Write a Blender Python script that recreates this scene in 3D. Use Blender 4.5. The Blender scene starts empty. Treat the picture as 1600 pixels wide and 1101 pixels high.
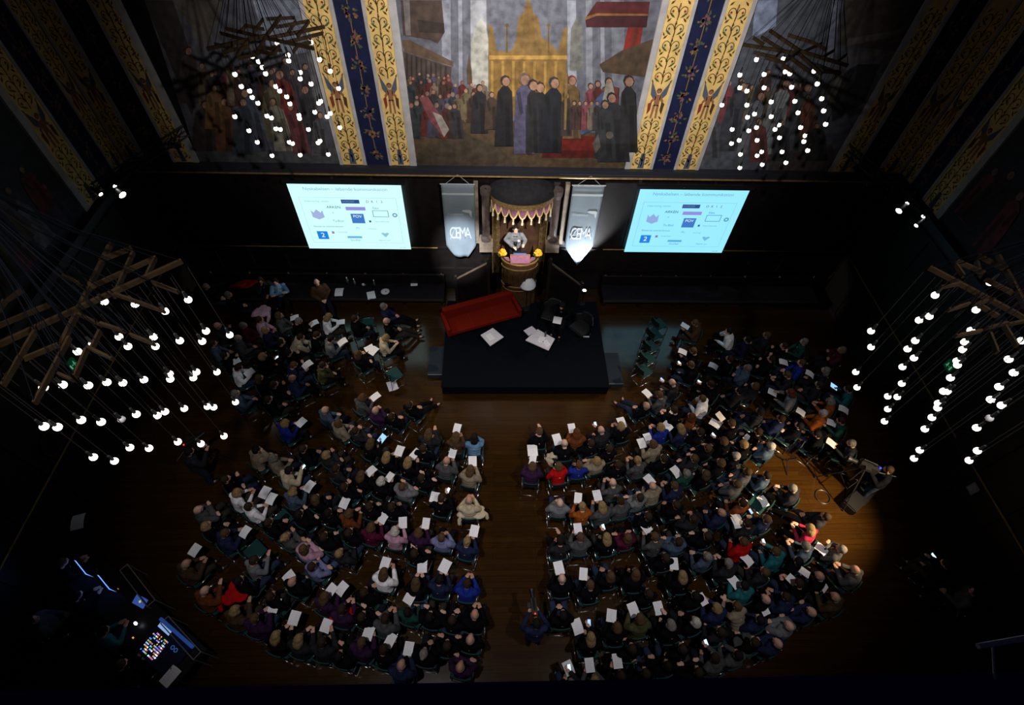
import bpy, bmesh, math, random
from mathutils import Vector, Matrix, Euler
random.seed(7)
PI = math.pi
SC = bpy.context.scene
COL = SC.collection
V = Vector

# ------------------------------------------------------------------ camera
FPX = 826.04
PITCH, ROLL, YAW = 0.915606, 0.047728, 0.056414
EYE = V((0, 0, 14.0))
_F = V((math.sin(YAW)*math.cos(PITCH), math.cos(YAW)*math.cos(PITCH), -math.sin(PITCH)))
_R0 = V((math.cos(YAW), -math.sin(YAW), 0)); _U0 = _R0.cross(_F)
CR = math.cos(ROLL)*_R0 + math.sin(ROLL)*_U0
CU = CR.cross(_F)
cam_data = bpy.data.cameras.new('camera'); cam = bpy.data.objects.new('camera', cam_data)
COL.objects.link(cam)
cam_data.sensor_width = 36; cam_data.lens = FPX/1600*36; cam_data.clip_start = 0.02; cam_data.clip_end = 200
cam.matrix_world = Matrix(((CR.x, CU.x, -_F.x, EYE.x), (CR.y, CU.y, -_F.y, EYE.y), (CR.z, CU.z, -_F.z, EYE.z), (0, 0, 0, 1)))
SC.camera = cam
def ray(px, py): return _F + CR*((px-800)/FPX) - CU*((py-550.5)/FPX)
def atz(px, py, z):
    d = ray(px, py); return EYE + d*((z-EYE.z)/d.z)
def aty(px, py, y):
    d = ray(px, py); return EYE + d*(y/d.y)
def atx(px, py, x):
    d = ray(px, py); return EYE + d*(x/d.x)

# ------------------------------------------------------------------ world, exposure, lights
SC.view_settings.view_transform = 'Standard'; SC.view_settings.look = 'None'
SC.view_settings.exposure = 0; SC.view_settings.gamma = 1; SC.view_settings.use_curve_mapping = False
w = bpy.data.worlds.new('world'); SC.world = w; w.use_nodes = True
w.node_tree.nodes['Background'].inputs[0].default_value = (.35, .4, 1, 1)
w.node_tree.nodes['Background'].inputs[1].default_value = .006
SC.cycles.use_denoising = True
SC.cycles.sample_clamp_indirect = 2.0
SC.cycles.max_bounces = 5
SC.cycles.use_adaptive_sampling = True
def spot(name, loc, target, power, angle, blend=1.0, color=(1, 1, 1), radius=.12):
    l = bpy.data.lights.new(name, 'SPOT'); l.energy = power; l.spot_size = math.radians(angle); l.spot_blend = blend
    l.color = color; l.shadow_soft_size = radius
    o = bpy.data.objects.new(name, l); COL.objects.link(o); o.location = loc
    o.rotation_euler = (V(target)-V(loc)).to_track_quat('-Z', 'Y').to_euler()
    return o
# gallery floodlights on the painted wall and dimmer house lights on the audience
spot('mural_flood_light', (-2.6, .5, 16.0), (2.6, 13.7, 8.6), 16500, 41.5, 1.0, (1, .94, .87))
spot('mural_flood_light', (3.4, .5, 16.0), (-2.0, 13.7, 8.6), 11000, 40, 1.0, (1, .94, .87))
spot('house_flood_light', (-2.6, .45, 16.2), (-2.3, 7.3, 0), 3700, 56, 1, (1, .95, .93))
spot('house_flood_light', (4.4, .45, 16.2), (3.9, 7.4, 0), 3450, 56, 1, (1, .95, .93))
# corner truss lamps: two cross the pulpit, two wash the floor before the stage
spot('pulpit_spot_light', (-8.9, 12.2, 5.9), (.75, 12.9, 3.3), 4500, 9, .5, (1, .93, .82), .06)
spot('pulpit_spot_light', (10.1, 11.9, 5.9), (.95, 12.9, 3.3), 3500, 9, .5, (1, .93, .82), .06)
spot('floor_wash_light', (-9.2, 12.2, 5.8), (-.5, 8.0, 0), 1500, 42, 1, (1, .80, .55), .06)
spot('floor_wash_light', (9.9, 11.6, 5.8), (2.0, 8.0, 0), 1500, 42, 1, (1, .80, .55), .06)
# banner uplight on the floor, then two spots added high at the gallery
spot('banner_uplight', (3.06, 12.62, 1.16), (2.84, 13.42, 2.9), 760, 74, .5, (.9, .95, 1), .04)
spot('banner_added_light', (-1.6, .5, 16.2), (-1.08, 13.42, 2.0), 62000, 7, 1, (.9, .95, 1), .05)  # unseen spot, added to brighten the lower end of the blunt banner
spot('pulpit_added_light', (3.4, .5, 16.2), (.80, 12.9, 2.85), 27000, 6.5, .8, (1, .94, .84), .05)  # unseen spot, added to brighten the pulpit front and the speaker
# unseen lamp at the right wall, inferred from shadows, making the bright floor patch
spot('floor_spot_light', (11.9, 2.3, 5.6), (8.1, 5.8, 0), 9000, 40, 1, (1, .74, .42), .08)

# ------------------------------------------------------------------ materials
def lin(c): return tuple(((x/255)/12.92 if x/255 <= .04045 else ((x/255+.055)/1.055)**2.4) for x in c)
MATS = {}
def mat(name, col, rough=.6, metal=0.0, emit=0.0, noise=0.0, nscale=30.0, bump=0.0, spec=.3):
    if name in MATS: return MATS[name]
    m = bpy.data.materials.new(name); m.use_nodes = True; nt = m.node_tree; b = nt.nodes['Principled BSDF']
    col = tuple(col)
    b.inputs['Base Color'].default_value = (*col, 1); b.inputs['Roughness'].default_value = rough
    b.inputs['Metallic'].default_value = metal; b.inputs['Specular IOR Level'].default_value = spec
    if emit:
        b.inputs['Emission Color'].default_value = (*col, 1); b.inputs['Emission Strength'].default_value = emit
        b.inputs['Base Color'].default_value = (.02, .02, .02, 1)
    if noise or bump:
        tc = nt.nodes.new('ShaderNodeTexCoord'); n = nt.nodes.new('ShaderNodeTexNoise'); n.inputs['Scale'].default_value = nscale
        n.inputs['Detail'].default_value = 4
        nt.links.new(tc.outputs['Object'], n.inputs['Vector'])
        if noise:
            r = nt.nodes.new('ShaderNodeMapRange'); r.inputs['From Min'].default_value = .3; r.inputs['From Max'].default_value = .7
            r.inputs['To Min'].default_value = 1-noise; r.inputs['To Max'].default_value = 1+noise
            mx = nt.nodes.new('ShaderNodeMix'); mx.data_type = 'RGBA'; mx.blend_type = 'MULTIPLY'; mx.inputs[0].default_value = 1
            mx.inputs[6].default_value = (*col, 1)
            nt.links.new(n.outputs['Fac'], r.inputs['Value']); nt.links.new(r.outputs['Result'], mx.inputs[7])
            nt.links.new(mx.outputs[2], b.inputs['Base Color'])
        if bump:
            bp = nt.nodes.new('ShaderNodeBump'); bp.inputs['Strength'].default_value = bump; bp.inputs['Distance'].default_value = .02
            nt.links.new(n.outputs['Fac'], bp.inputs['Height']); nt.links.new(bp.outputs['Normal'], b.inputs['Normal'])
    MATS[name] = m; return m
def srgb(name, c, k=1.0, **kw): return mat(name, tuple(x*k for x in lin(c)), **kw)
def floor_mat():
    m = bpy.data.materials.new('plank_floor'); m.use_nodes = True; nt = m.node_tree; b = nt.nodes['Principled BSDF']
    tc = nt.nodes.new('ShaderNodeTexCoord'); mp = nt.nodes.new('ShaderNodeMapping')
    br = nt.nodes.new('ShaderNodeTexBrick'); br.inputs['Scale'].default_value = 1
    br.inputs['Brick Width'].default_value = 2.2; br.inputs['Row Height'].default_value = .14; br.inputs['Mortar Size'].default_value = .004
    br.inputs['Color1'].default_value = (.034, .0145, .0026, 1); br.inputs['Color2'].default_value = (.024, .0098, .0017, 1)
    br.inputs['Mortar'].default_value = (.012, .006, .002, 1)
    n = nt.nodes.new('ShaderNodeTexNoise'); n.inputs['Scale'].default_value = 3; n.inputs['Detail'].default_value = 6
    mp2 = nt.nodes.new('ShaderNodeMapping'); mp2.inputs['Scale'].default_value = (.6, 9, 1)
    nt.links.new(tc.outputs['Object'], mp.inputs[0]); nt.links.new(mp.outputs[0], br.inputs['Vector'])
    nt.links.new(tc.outputs['Object'], mp2.inputs[0]); nt.links.new(mp2.outputs[0], n.inputs['Vector'])
    r = nt.nodes.new('ShaderNodeMapRange'); r.inputs['To Min'].default_value = .55; r.inputs['To Max'].default_value = 1.45
    nt.links.new(n.outputs['Fac'], r.inputs['Value'])
    mx = nt.nodes.new('ShaderNodeMix'); mx.data_type = 'RGBA'; mx.blend_type = 'MULTIPLY'; mx.inputs[0].default_value = 1
    nt.links.new(br.outputs['Color'], mx.inputs[6]); nt.links.new(r.outputs[0], mx.inputs[7]); nt.links.new(mx.outputs[2], b.inputs['Base Color'])
    b.inputs['Roughness'].default_value = .16; b.inputs['Specular IOR Level'].default_value = .45
    return m
M_FLOOR = floor_mat()
M_WOOD = mat('dark_walnut', (.006, .004, .0038), .5, noise=.4, nscale=4)
M_WOODL = mat('carved_oak', (.065, .034, .014), .45, noise=.35, nscale=9)
M_BRASS = mat('gilt_moulding', (.34, .20, .07), .4, .5, noise=.3, nscale=6)
M_GOLD = srgb('gold_ground', (206, 174, 108), .95, rough=.5, noise=.18, nscale=5)
M_WHITE = srgb('painted_white_edge', (170, 168, 170), .8, rough=.6, noise=.15, nscale=4)
M_BLUE = srgb('lapis_blue', (20, 30, 72), .55, rough=.6, noise=.3, nscale=3)
M_BLACK = mat('black_metal', (.008, .008, .01), .5)
M_CHROME = mat('chrome_tube', (.55, .56, .58), .22, 1.0)
M_TEAL = mat('teal_upholstery', (.002, .036, .038), .8, noise=.2, nscale=40)
M_PAPER = mat('white_paper', (.80, .80, .86), .7, noise=.03, nscale=30)
M_INK = mat('printed_ink', (.12, .12, .15), .8)
M_CARPET = mat('navy_stage_carpet', (.0035, .005, .0085), 1, spec=.02, noise=.3, nscale=60)
M_REDSOFA = mat('red_sofa_wool', (.15, .010, .004), .9, spec=.03, noise=.15, nscale=50)
M_PURPLE = srgb('mauve_velvet', (150, 100, 125), .75, rough=.9, noise=.2, nscale=20)
M_GLASS = mat('bottle_glass', (.05, .09, .09), .1)
M_PLASTIC = mat('black_plastic', (.012, .012, .014), .35)

# ------------------------------------------------------------------ mesh helpers
def link(name, bm_or_me, m=None, parent=None, smooth=False):
    if isinstance(bm_or_me, bmesh.types.BMesh):
        me = bpy.data.meshes.new(name); bm_or_me.normal_update(); bm_or_me.to_mesh(me); bm_or_me.free()
    else: me = bm_or_me
    if smooth:
        for p in me.polygons: p.use_smooth = True
    if m is not None and not me.materials:
        for x in (m if isinstance(m, (list, tuple)) else [m]): me.materials.append(x)
    o = bpy.data.objects.new(name, me); COL.objects.link(o)
    if parent is not None: o.parent = parent
    return o
def tag(o, label=None, cat=None, group=None, kind=None):
    if label: o['label'] = label
    if cat: o['category'] = cat
    if group: o['group'] = group
    if kind: o['kind'] = kind
    return o
def empty(name, loc=(0, 0, 0), rz=0.0):
    o = bpy.data.objects.new(name, None); COL.objects.link(o); o.location = loc; o.rotation_euler = (0, 0, rz); o.empty_display_size = .1
    return o
def BM(): return bmesh.new()
def box(bm, lo, hi, M=None, mi=0):
    r = bmesh.ops.create_cube(bm, size=1)['verts']
    c = (V(lo)+V(hi))/2; s = V(hi)-V(lo)
    for v in r:
        v.co = V((v.co.x*s.x+c.x, v.co.y*s.y+c.y, v.co.z*s.z+c.z))
        if M: v.co = M @ v.co
    if mi:
        for f in {f for v in r for f in v.link_faces}: f.material_index = mi
    return r
def bar(bm, a, b, r, seg=8, r2=None, mi=0):
    a, b = V(a), V(b); d = b-a; L = d.length
    if L < 1e-6: return
    q = d.to_track_quat('Z', 'Y').to_matrix().to_4x4()
    vs = bmesh.ops.create_cone(bm, cap_ends=True, segments=seg, radius1=r, radius2=r if r2 is None else r2, depth=L,
                               matrix=Matrix.Translation((a+b)/2) @ q)['verts']
    if mi:
        for f in {f for v in vs for f in v.link_faces}: f.material_index = mi
def ball(bm, c, r, u=12, v=8, M=None, mi=0):
    r = (r, r, r) if not hasattr(r, '__len__') else r
    m = Matrix.Translation(c) @ (M.to_4x4() if M else Matrix()) @ Matrix.Diagonal((*r, 1))
    vs = bmesh.ops.create_uvsphere(bm, u_segments=u, v_segments=v, radius=1, matrix=m)['verts']
    if mi:
        for f in {f for x in vs for f in x.link_faces}: f.material_index = mi
def poly(bm, pts, mi=0):
    try:
        f = bm.faces.new([bm.verts.new(p) for p in pts]); f.material_index = mi; return f
    except ValueError: return None
def prism(bm, pts, d, mi=0):
    """closed outline pts extruded by vector d"""
    d = V(d); a = [bm.verts.new(p) for p in pts]; b = [bm.verts.new(V(p)+d) for p in pts]
    n = len(a)
    fs = [bm.faces.new(a[::-1]), bm.faces.new(b)] + [bm.faces.new((a[i], a[(i+1) % n], b[(i+1) % n], b[i])) for i in range(n)]
    for f in fs: f.material_index = mi
    bmesh.ops.recalc_face_normals(bm, faces=fs)
def lathe(bm, prof, seg=20, c=(0, 0, 0), mi=0):
    rings = []
    for r, z in prof:
        rings.append([bm.verts.new((c[0]+r*math.cos(2*PI*i/seg), c[1]+r*math.sin(2*PI*i/seg), c[2]+z)) for i in range(seg)])
    for a, b in zip(rings, rings[1:]):
        for i in range(seg):
            f = bm.faces.new((a[i], a[(i+1) % seg], b[(i+1) % seg], b[i])); f.material_index = mi
def ringbar(bm, c, R, r, seg=24, ax='Z', a0=0, a1=2*PI, M=None):
    pts = []
    for i in range(seg+1):
        t = a0+(a1-a0)*i/seg
        p = V((R*math.cos(t), R*math.sin(t), 0))
        if ax == 'X': p = V((0, p.x, p.y))
        if ax == 'Y': p = V((p.x, 0, p.y))
        pts.append(V(c)+p)
    for a, b in zip(pts, pts[1:]): bar(bm, a, b, r, 6)
def text(name, s, size, M, m, parent, align='CENTER', extrude=.001):
    c = bpy.data.curves.new(name, 'FONT'); c.body = s; c.size = size; c.align_x = align; c.align_y = 'CENTER'; c.extrude = extrude
    c.materials.append(m); o = bpy.data.objects.new(name, c); COL.objects.link(o)
    me = bpy.data.meshes.new_from_object(o.evaluated_get(bpy.context.evaluated_depsgraph_get())); me.name = name; bpy.data.objects.remove(o)
    me.materials.clear(); me.materials.append(m); o = bpy.data.objects.new(name, me); COL.objects.link(o)
    if parent is not None: o.parent = parent
    o.matrix_local = M; return o
ORD = ['zeroth', 'first', 'second', 'third', 'fourth', 'fifth', 'sixth', 'seventh', 'eighth', 'ninth', 'tenth', 'eleventh', 'twelfth', 'thirteenth',
       'fourteenth', 'fifteenth', 'sixteenth', 'seventeenth', 'eighteenth', 'nineteenth', 'twentieth', 'twenty-first', 'twenty-second', 'twenty-third', 'twenty-fourth', 'twenty-fifth',
       'twenty-sixth', 'twenty-seventh', 'twenty-eighth', 'twenty-ninth', 'thirtieth']

# ------------------------------------------------------------------ the room
WY = 13.7; XL, XR = -10.55, 12.2
bm = BM(); box(bm, (XL-.3, -.6, -.2), (XR+.3, WY+.3, 0)); tag(link('floor', bm, M_FLOOR), kind='structure')
def wood_wall(name, lo, hi, axis, sgn):
    """dark panelled wall slab with raised stiles on its inner face (axis: 'y' far wall, 'x' side walls)"""
    bm = BM(); box(bm, lo, hi)
    if axis == 'y':
        x = lo[0]+.3
        while x < hi[0]:
            box(bm, (x-.05, lo[1]-.03, .95), (x+.05, lo[1], 4.8)); x += 1.15
        for z in (1.0, 1.95, 4.55): box(bm, (lo[0], lo[1]-.035, z-.05), (hi[0], lo[1], z+.03))
    else:
        f = hi[0] if sgn > 0 else lo[0]
        y = lo[1]+.4
        while y < hi[1]:
            box(bm, (min(f, f+sgn*.03), y-.05, .1), (max(f, f+sgn*.03), y+.05, 4.8)); y += 1.15
        for z in (.15, 1.9, 4.55): box(bm, (min(f, f+sgn*.035), lo[1], z-.05), (max(f, f+sgn*.035), hi[1], z+.03))
    return tag(link(name, bm, M_WOOD), kind='structure')
wood_wall('wall_back', (XL-.3, WY, 0), (XR+.3, WY+.3, 14), 'y', -1)
wood_wall('wall_left', (XL-.3, -.6, 0), (XL, WY, 14), 'x', 1)
wood_wall('wall_right', (XR, -.6, 0), (XR+.3, WY, 14), 'x', -1)
bm = BM(); box(bm, (XL, WY-.28, 4.93), (XR, WY, 5.02)); box(bm, (XL, WY-.2, 5.02), (XR, WY, 5.08)); box(bm, (XL, WY-.16, 4.78), (XR, WY, 4.93))
tag(link('trim_1', bm, mat('cornice_wood', (.02, .022, .03), .5)), kind='structure')
bm = BM(); bar(bm, (XL, WY-.27, 4.9), (XR, WY-.27, 4.9), .03, 8); tag(link('trim_2', bm, M_BRASS), kind='structure')
for k, (x, s) in enumerate(((XL, 1), (XR, -1))):
    bm = BM(); box(bm, (min(x, x+s*.26), -.6, 4.9), (max(x, x+s*.26), WY, 5.06)); box(bm, (min(x, x+s*.14), -.6, 4.76), (max(x, x+s*.14), WY, 4.9))
    tag(link('trim_%d' % (3+k), bm, MATS['cornice_wood']), kind='structure')
    bm = BM(); bar(bm, (x+s*.04, -.6, 1.95), (x+s*.04, WY, 1.95), .022, 6); tag(link('trim_%d' % (5+k), bm, M_BRASS), kind='structure')
bm = BM()
for a, b in ((XL, -1.9), (3.7, XR)): bar(bm, (a, WY-.05, 1.97), (b, WY-.05, 1.97), .02, 6)
tag(link('trim_7', bm, M_BRASS), kind='structure')
# gallery parapet under the photographer
bm = BM(); box(bm, (-4, -.6, 12.2), (4, .06, 12.93)); box(bm, (-4, -.6, 12.93), (4, .098, 13.0))
tag(link('gallery_parapet', bm, mat('parapet_paint', (.05, .07, .30), .7)), 'dark blue gallery parapet along the bottom edge of the view', 'parapet')
bm = BM(); a = atz(1528, 1009, 13.03); b = atz(1640, 990, 13.03); bar(bm, a, b, .0045, 8); bar(bm, a+(b-a)*.2, a+(b-a)*.2+V((0, -.06, -.04)), .002, 6); bar(bm, b, b+V((0, -.06, -.04)), .002, 6)
tag(link('steel_grab_rail', bm, mat('brushed_steel', (.75, .8, .8), .5, spec=.6)), 'short bright steel rail on the dark blue gallery parapet', 'rail')

# ------------------------------------------------------------------ pilasters
GOLDK = [M_GOLD, srgb('ornament_green', (62, 72, 38), 1, rough=.7), srgb('ornament_umber', (70, 45, 25), 1, rough=.7), srgb('ornament_flesh', (130, 88, 62), 1, rough=.7),
         srgb('ornament_slate', (70, 78, 95), 1, rough=.7), srgb('ornament_crimson', (115, 45, 35), 1, rough=.7)]
BLUEK = [M_BLUE, srgb('garland_leaf', (70, 80, 50), .8, rough=.7), srgb('garland_fruit', (130, 100, 50), .8, rough=.7), srgb('garland_rose', (120, 70, 75), .8, rough=.7)]
def ornament(bm, W, H, place, figure_z):
    """scrollwork for a gold band of width W; place(u,z,n) gives a world point n off the band"""
    def ribbon(path, w, mi, n=.004):
        for (p, q) in zip(path, path[1:]):
            d = V(q)-V(p)
            if d.length < 1e-6: continue
            s = V((-d.y, d.x)).normalized()*w/2
            poly(bm, [place(*(V(p)+s), n), place(*(V(q)+s), n), place(*(V(q)-s), n), place(*(V(p)-s), n)], mi)
    def disc(u, z, r, mi, n=.006, k=8, sy=1.0):
        poly(bm, [place(u+r*math.cos(2*PI*i/k), z+r*sy*math.sin(2*PI*i/k), n) for i in range(k)], mi)
    def leaf(u, z, a, L, w, mi, n=.006):
        c, s = math.cos(a), math.sin(a)
        pts = [(0, 0), (L*.4, w/2), (L, 0), (L*.4, -w/2)]
        poly(bm, [place(u+x*c-y*s, z+x*s+y*c, n) for x, y in pts], mi)
    z = .08
    # urn at the foot
    poly(bm, [place(-.16*W, 0.02, .004), place(.16*W, .02, .004), place(.1*W, .5, .004), place(-.1*W, .5, .004)], 4)
    while z < H-.3:
        if figure_z and abs(z-figure_z+.45) < .02 or (figure_z and figure_z-.5 < z < figure_z+.4):
            z += .1; continue
        for s in (-1, 1):
            path = []
            for i in range(15):
                t = i/14; a = t*4.9; r = .19*W*(1.15-t)
                path.append((s*(.24*W + r*math.cos(a+PI)), z+.17+r*math.sin(a)*1.25))
            ribbon(path, .02, 1 if int(z*10) % 3 else 2)
            disc(s*.24*W, z+.19, .04*W+.006, 5 if int(z*7) % 2 else 4)
            leaf(s*.1*W, z+.05, PI/2-s*1.0, .2, .05, 1); leaf(s*.4*W, z+.33, PI/2+s*.8, .14, .05, 2); leaf(s*.36*W, z+.02, PI/2-s*.5, .12, .04, 2)
        ribbon([(0, z), (.02*W, z+.12), (-.02*W, z+.25), (0, z+.36)], .028, 2)
        disc(0, z+.3, .05*W, 3 if int(z*9) % 2 else 2, k=6)
        z += .37
    if figure_z:
        f = figure_z
        for s in (-1, 1):
            poly(bm, [place(s*.05*W, f+.12, .007), place(s*.42*W, f+.5, .007), place(s*.36*W, f+.14, .007), place(s*.14*W, f-.02, .007)], 4)
            poly(bm, [place(s*.02*W, f-.12, .008), place(s*.14*W, f-.14, .008), place(s*.16*W, f-.5, .008), place(s*.07*W, f-.5, .008)], 3)
            poly(bm, [place(s*.1*W, f+.12, .008), place(s*.3*W, f-.02, .008), place(s*.26*W, f-.08, .008), place(s*.08*W, f+.02, .008)], 3)
            poly(bm, [place(s*.22*W, f-.04, .009), place(s*.38*W, f-.1, .009), place(s*.34*W, f-.4, .009), place(s*.22*W, f-.28, .009)], 5 if s < 0 else 2)
        poly(bm, [place(-.13*W, f+.14, .008), place(.13*W, f+.14, .008), place(.12*W, f-.16, .008), place(-.12*W, f-.16, .008)], 3)
        disc(0, f+.24, .07, 2, .009); disc(0, f+.22, .055, 3, .010)
def pilaster(label, spans, place_of, H=4.6, fz=2.05, cap=True):
    """spans: list of (kind, u0, u1) across; place_of(u, z, n) -> world point"""
    root = empty('pilaster', place_of((spans[0][1]+spans[-1][2])/2, 0, 0))
    inv = root.location.copy()
    def P(u, z, n): return place_of(u, z, n)-inv
    for kind, u0, u1 in spans:
        bm = BM(); t = {'edge': .07, 'gold': .05, 'blue': .04}[kind]
        pts = [P(u0, 0, 0), P(u1, 0, 0), P(u1, H, 0), P(u0, H, 0)]
        prism(bm, pts, P(0, 0, t)-P(0, 0, 0))
        c = (u0+u1)/2; W = abs(u1-u0)
        if kind == 'gold':
            ornament(bm, W, H, lambda u, z, n: P(c+u, z, t+n), fz); link('gold_band', bm, GOLDK, root)
        elif kind == 'blue':
            z = .35
            rr = random.Random(int(c*100))
            while z < H:
                for k in range(16):
                    a = rr.random()*2*PI; r0 = rr.uniform(.02, .17)*W/.65; u, zz = r0*math.cos(a), z+r0*math.sin(a)*.9
                    L = rr.uniform(.05, .13); b = a+rr.uniform(-.6, .6)
                    q = [(0, 0), (L*.4, .03), (L, 0), (L*.4, -.03)]
                    poly(bm, [P(c+u+x*math.cos(b)-y*math.sin(b), zz+x*math.sin(b)+y*math.cos(b), t+.004+k*.0005) for x, y in q], 1 if k % 3 else rr.choice((2, 3)))
                for k in range(5):
                    a = rr.random()*2*PI; u, zz = .07*math.cos(a), z+.07*math.sin(a)
                    poly(bm, [P(c+u+.04*math.cos(PI*i/4), zz+.04*math.sin(PI*i/4), t+.014) for i in range(8)], rr.choice((2, 3, 3)))
                poly(bm, [P(c-.01, z+.15, t+.003), P(c+.01, z+.15, t+.003), P(c+.01, z+.5, t+.003), P(c-.01, z+.5, t+.003)], 2)
                z += .6
            link('garland_band', bm, BLUEK, root)
        else: link('edge_strip', bm, M_WHITE, root)
    return tag(root, label, 'pilaster')
Z0 = 5.08
FW = lambda u, z, n: V((u, WY-n, Z0+z))
pilaster('gold and blue painted pilaster between the central mural and the wall painting on its left',
         [('edge', -4.44, -4.34), ('gold', -4.34, -3.76), ('edge', -3.76, -3.67), ('blue', -3.67, -3.03), ('edge', -3.03, -2.95), ('gold', -2.95, -2.43), ('edge', -2.43, -2.24)], FW)
pilaster('gold and blue painted pilaster between the central mural and the wall painting on its right',
         [('edge', 3.82, 3.98), ('gold', 3.98, 4.56), ('edge', 4.56, 4.64), ('blue', 4.64, 5.27), ('edge', 5.27, 5.35), ('gold', 5.35, 5.91), ('edge', 5.91, 6.01)], FW)
pilaster('dim gold and blue pilaster on the far wall in the left corner',
         [('edge', -10.5, -10.44), ('gold', -10.44, -9.95), ('edge', -9.95, -9.86), ('blue', -9.86, -9.14), ('edge', -9.14, -9.06), ('gold', -9.06, -8.58), ('edge', -8.58, -8.42)], FW)
pilaster('dim gold and blue pilaster on the far wall in the right corner',
         [('edge', 9.92, 10.06), ('gold', 10.06, 10.6), ('edge', 10.6, 10.69), ('blue', 10.69, 11.39), ('edge', 11.39, 11.46), ('gold', 11.46, 12.08), ('edge', 12.08, 12.15)], FW)
pilaster('dark gold and blue pilaster on the left side wall beside the corner',
         [('gold', 13.1, 13.6), ('edge', 13.04, 13.1), ('blue', 12.28, 13.04), ('edge', 12.2, 12.28), ('gold', 11.55, 12.2), ('edge', 11.35, 11.55)], lambda u, z, n: V((XL+n, u, Z0+z)))
pilaster('dark gold and blue pilaster on the right side wall beside the corner',
         [('gold', 13.12, 13.6), ('edge', 13.06, 13.12), ('blue', 12.38, 13.06), ('edge', 12.3, 12.38), ('gold', 11.65, 12.3), ('edge', 11.45, 11.65)], lambda u, z, n: V((XR-n, u, Z0+z)))

# ------------------------------------------------------------------ murals (plain stand-ins: robed figures in a hall, no known picture)
class Painting:
    def __init__(s, name, place, K=1.0): s.bm = BM(); s.place = place; s.mats = []; s.idx = {}; s.n = .012; s.name = name; s.K = K
    def mi(s, c):
        if c not in s.idx:
            s.idx[c] = len(s.mats); s.mats.append(srgb('paint_%02x%02x%02x_%d' % (*c, int(s.K*100)), c, s.K, rough=.75, noise=.38, nscale=5.5))
        return s.idx[c]
    def p(s, pts, c):
        s.n += .00025; poly(s.bm, [s.place(x, y, s.n) for x, y in pts], s.mi(c))
    def disc(s, x, y, r, c, k=8, sy=1.0): s.p([(x+r*math.cos(2*PI*i/k), y+r*sy*math.sin(2*PI*i/k)) for i in range(k)], c)
    def robe(s, x, y0, h, w, c, head=(150, 115, 95), lean=0.0, hair=(50, 40, 35), arm=None):
        """a standing robed figure, feet at y0 (y grows downwards), height h"""
        t = y0-h; l = lean*h
        s.p([(x-w*.55, y0), (x-w*.5+l*.4, y0-h*.45), (x-w*.42+l*.8, t+h*.24), (x-w*.15+l, t+h*.16), (x+w*.15+l, t+h*.16), (x+w*.42+l*.8, t+h*.24), (x+w*.5+l*.4, y0-h*.45), (x+w*.55, y0)], c)
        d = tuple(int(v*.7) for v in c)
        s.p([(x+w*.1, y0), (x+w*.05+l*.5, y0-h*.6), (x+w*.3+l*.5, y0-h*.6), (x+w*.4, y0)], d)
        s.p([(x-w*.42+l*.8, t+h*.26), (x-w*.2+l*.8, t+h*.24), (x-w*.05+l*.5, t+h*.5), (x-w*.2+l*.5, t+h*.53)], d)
        s.disc(x+l*1.05, t+h*.085, h*.07, hair, sy=1.15); s.disc(x+l*1.15+h*.012, t+h*.1, h*.055, head, sy=1.15)
    def done(s, label):
        bmesh.ops.recalc_face_normals(s.bm, faces=s.bm.faces[:])
        return tag(link(s.name, s.bm, s.mats), label, 'painting')
def wallpx(x, y, n): 
    q = aty(x, y, WY); return V((q.x, WY-n, q.z))
A = Painting('mural', lambda x, z, n: V((x, WY-n, z)), .66)
A.p([(-2.24, 5.08), (3.82, 5.08), (3.82, 9.68), (-2.24, 9.68)], (98, 100, 112))
A.place = wallpx
for (x0, x1, c) in ((690, 704, (135, 138, 152)), (716, 722, (140, 142, 155)), (735, 760, (150, 152, 160)), (886, 900, (140, 145, 158)), (915, 925, (125, 128, 140)), (938, 944, (135, 138, 150)), (955, 975, (118, 122, 134))):
    A.p([(x0, 0), (x1, 0), (x1+1, 150), (x0+1, 150)], c)
A.p([(737, 142), (737, 60), (745, 36), (752, 28), (759, 38), (763, 60), (763, 142)], (165, 165, 158))
A.p([(890, 110), (892, 45), (900, 28), (910, 40), (912, 110)], (112, 112, 108))
A.p([(626, 0), (690, 0), (695, 50), (684, 68), (672, 62), (630, 55)], (72, 58, 52)); A.p([(630, 0), (640, 0), (642, 55), (634, 55)], (112, 105, 105)); A.p([(652, 30), (694, 36), (694, 52), (655, 50)], (52, 42, 38))
A.p([(628, 62), (640, 62), (708, 96), (708, 104), (632, 80)], (92, 74, 60)); A.p([(630, 80), (706, 104), (702, 145), (634, 140)], (78, 66, 62))
for k in range(9): A.p([(634+k*7.6, 82+k*2.6), (637+k*7.6, 83+k*2.6), (638+k*7.4, 138), (635+k*7.4, 138)], (56, 46, 44))
A.p([(729, 110), (733, 82), (737, 110), (738, 130), (730, 132)], (84, 66, 52))
g = (122, 96, 54)
A.p([(763, 36), (770, 42), (776, 78), (790, 80), (800, 78), (806, 62), (810, 26), (818, 20), (823, 0), (828, 0), (833, 20), (842, 28), (846, 58), (856, 64), (872, 80), (880, 46), (887, 40), (886, 82), (884, 185), (764, 180)], g)
for x in (792, 857): A.p([(x-1.5, 82), (x-1, 42), (x+1, 42), (x+1.5, 82)], (98, 76, 40)); A.disc(x, 39, 3, (98, 76, 40))
A.p([(816, 60), (820, 10), (832, 10), (836, 60)], (112, 86, 44))
for k in range(14): A.p([(767+k*8.3, 95), (771+k*8.3, 95), (771+k*8.2, 150), (767+k*8.2, 150)], (128, 94, 40) if k % 2 else (158, 122, 58))
A.p([(764, 86), (886, 86), (886, 92), (764, 92)], (170, 134, 66))
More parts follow.
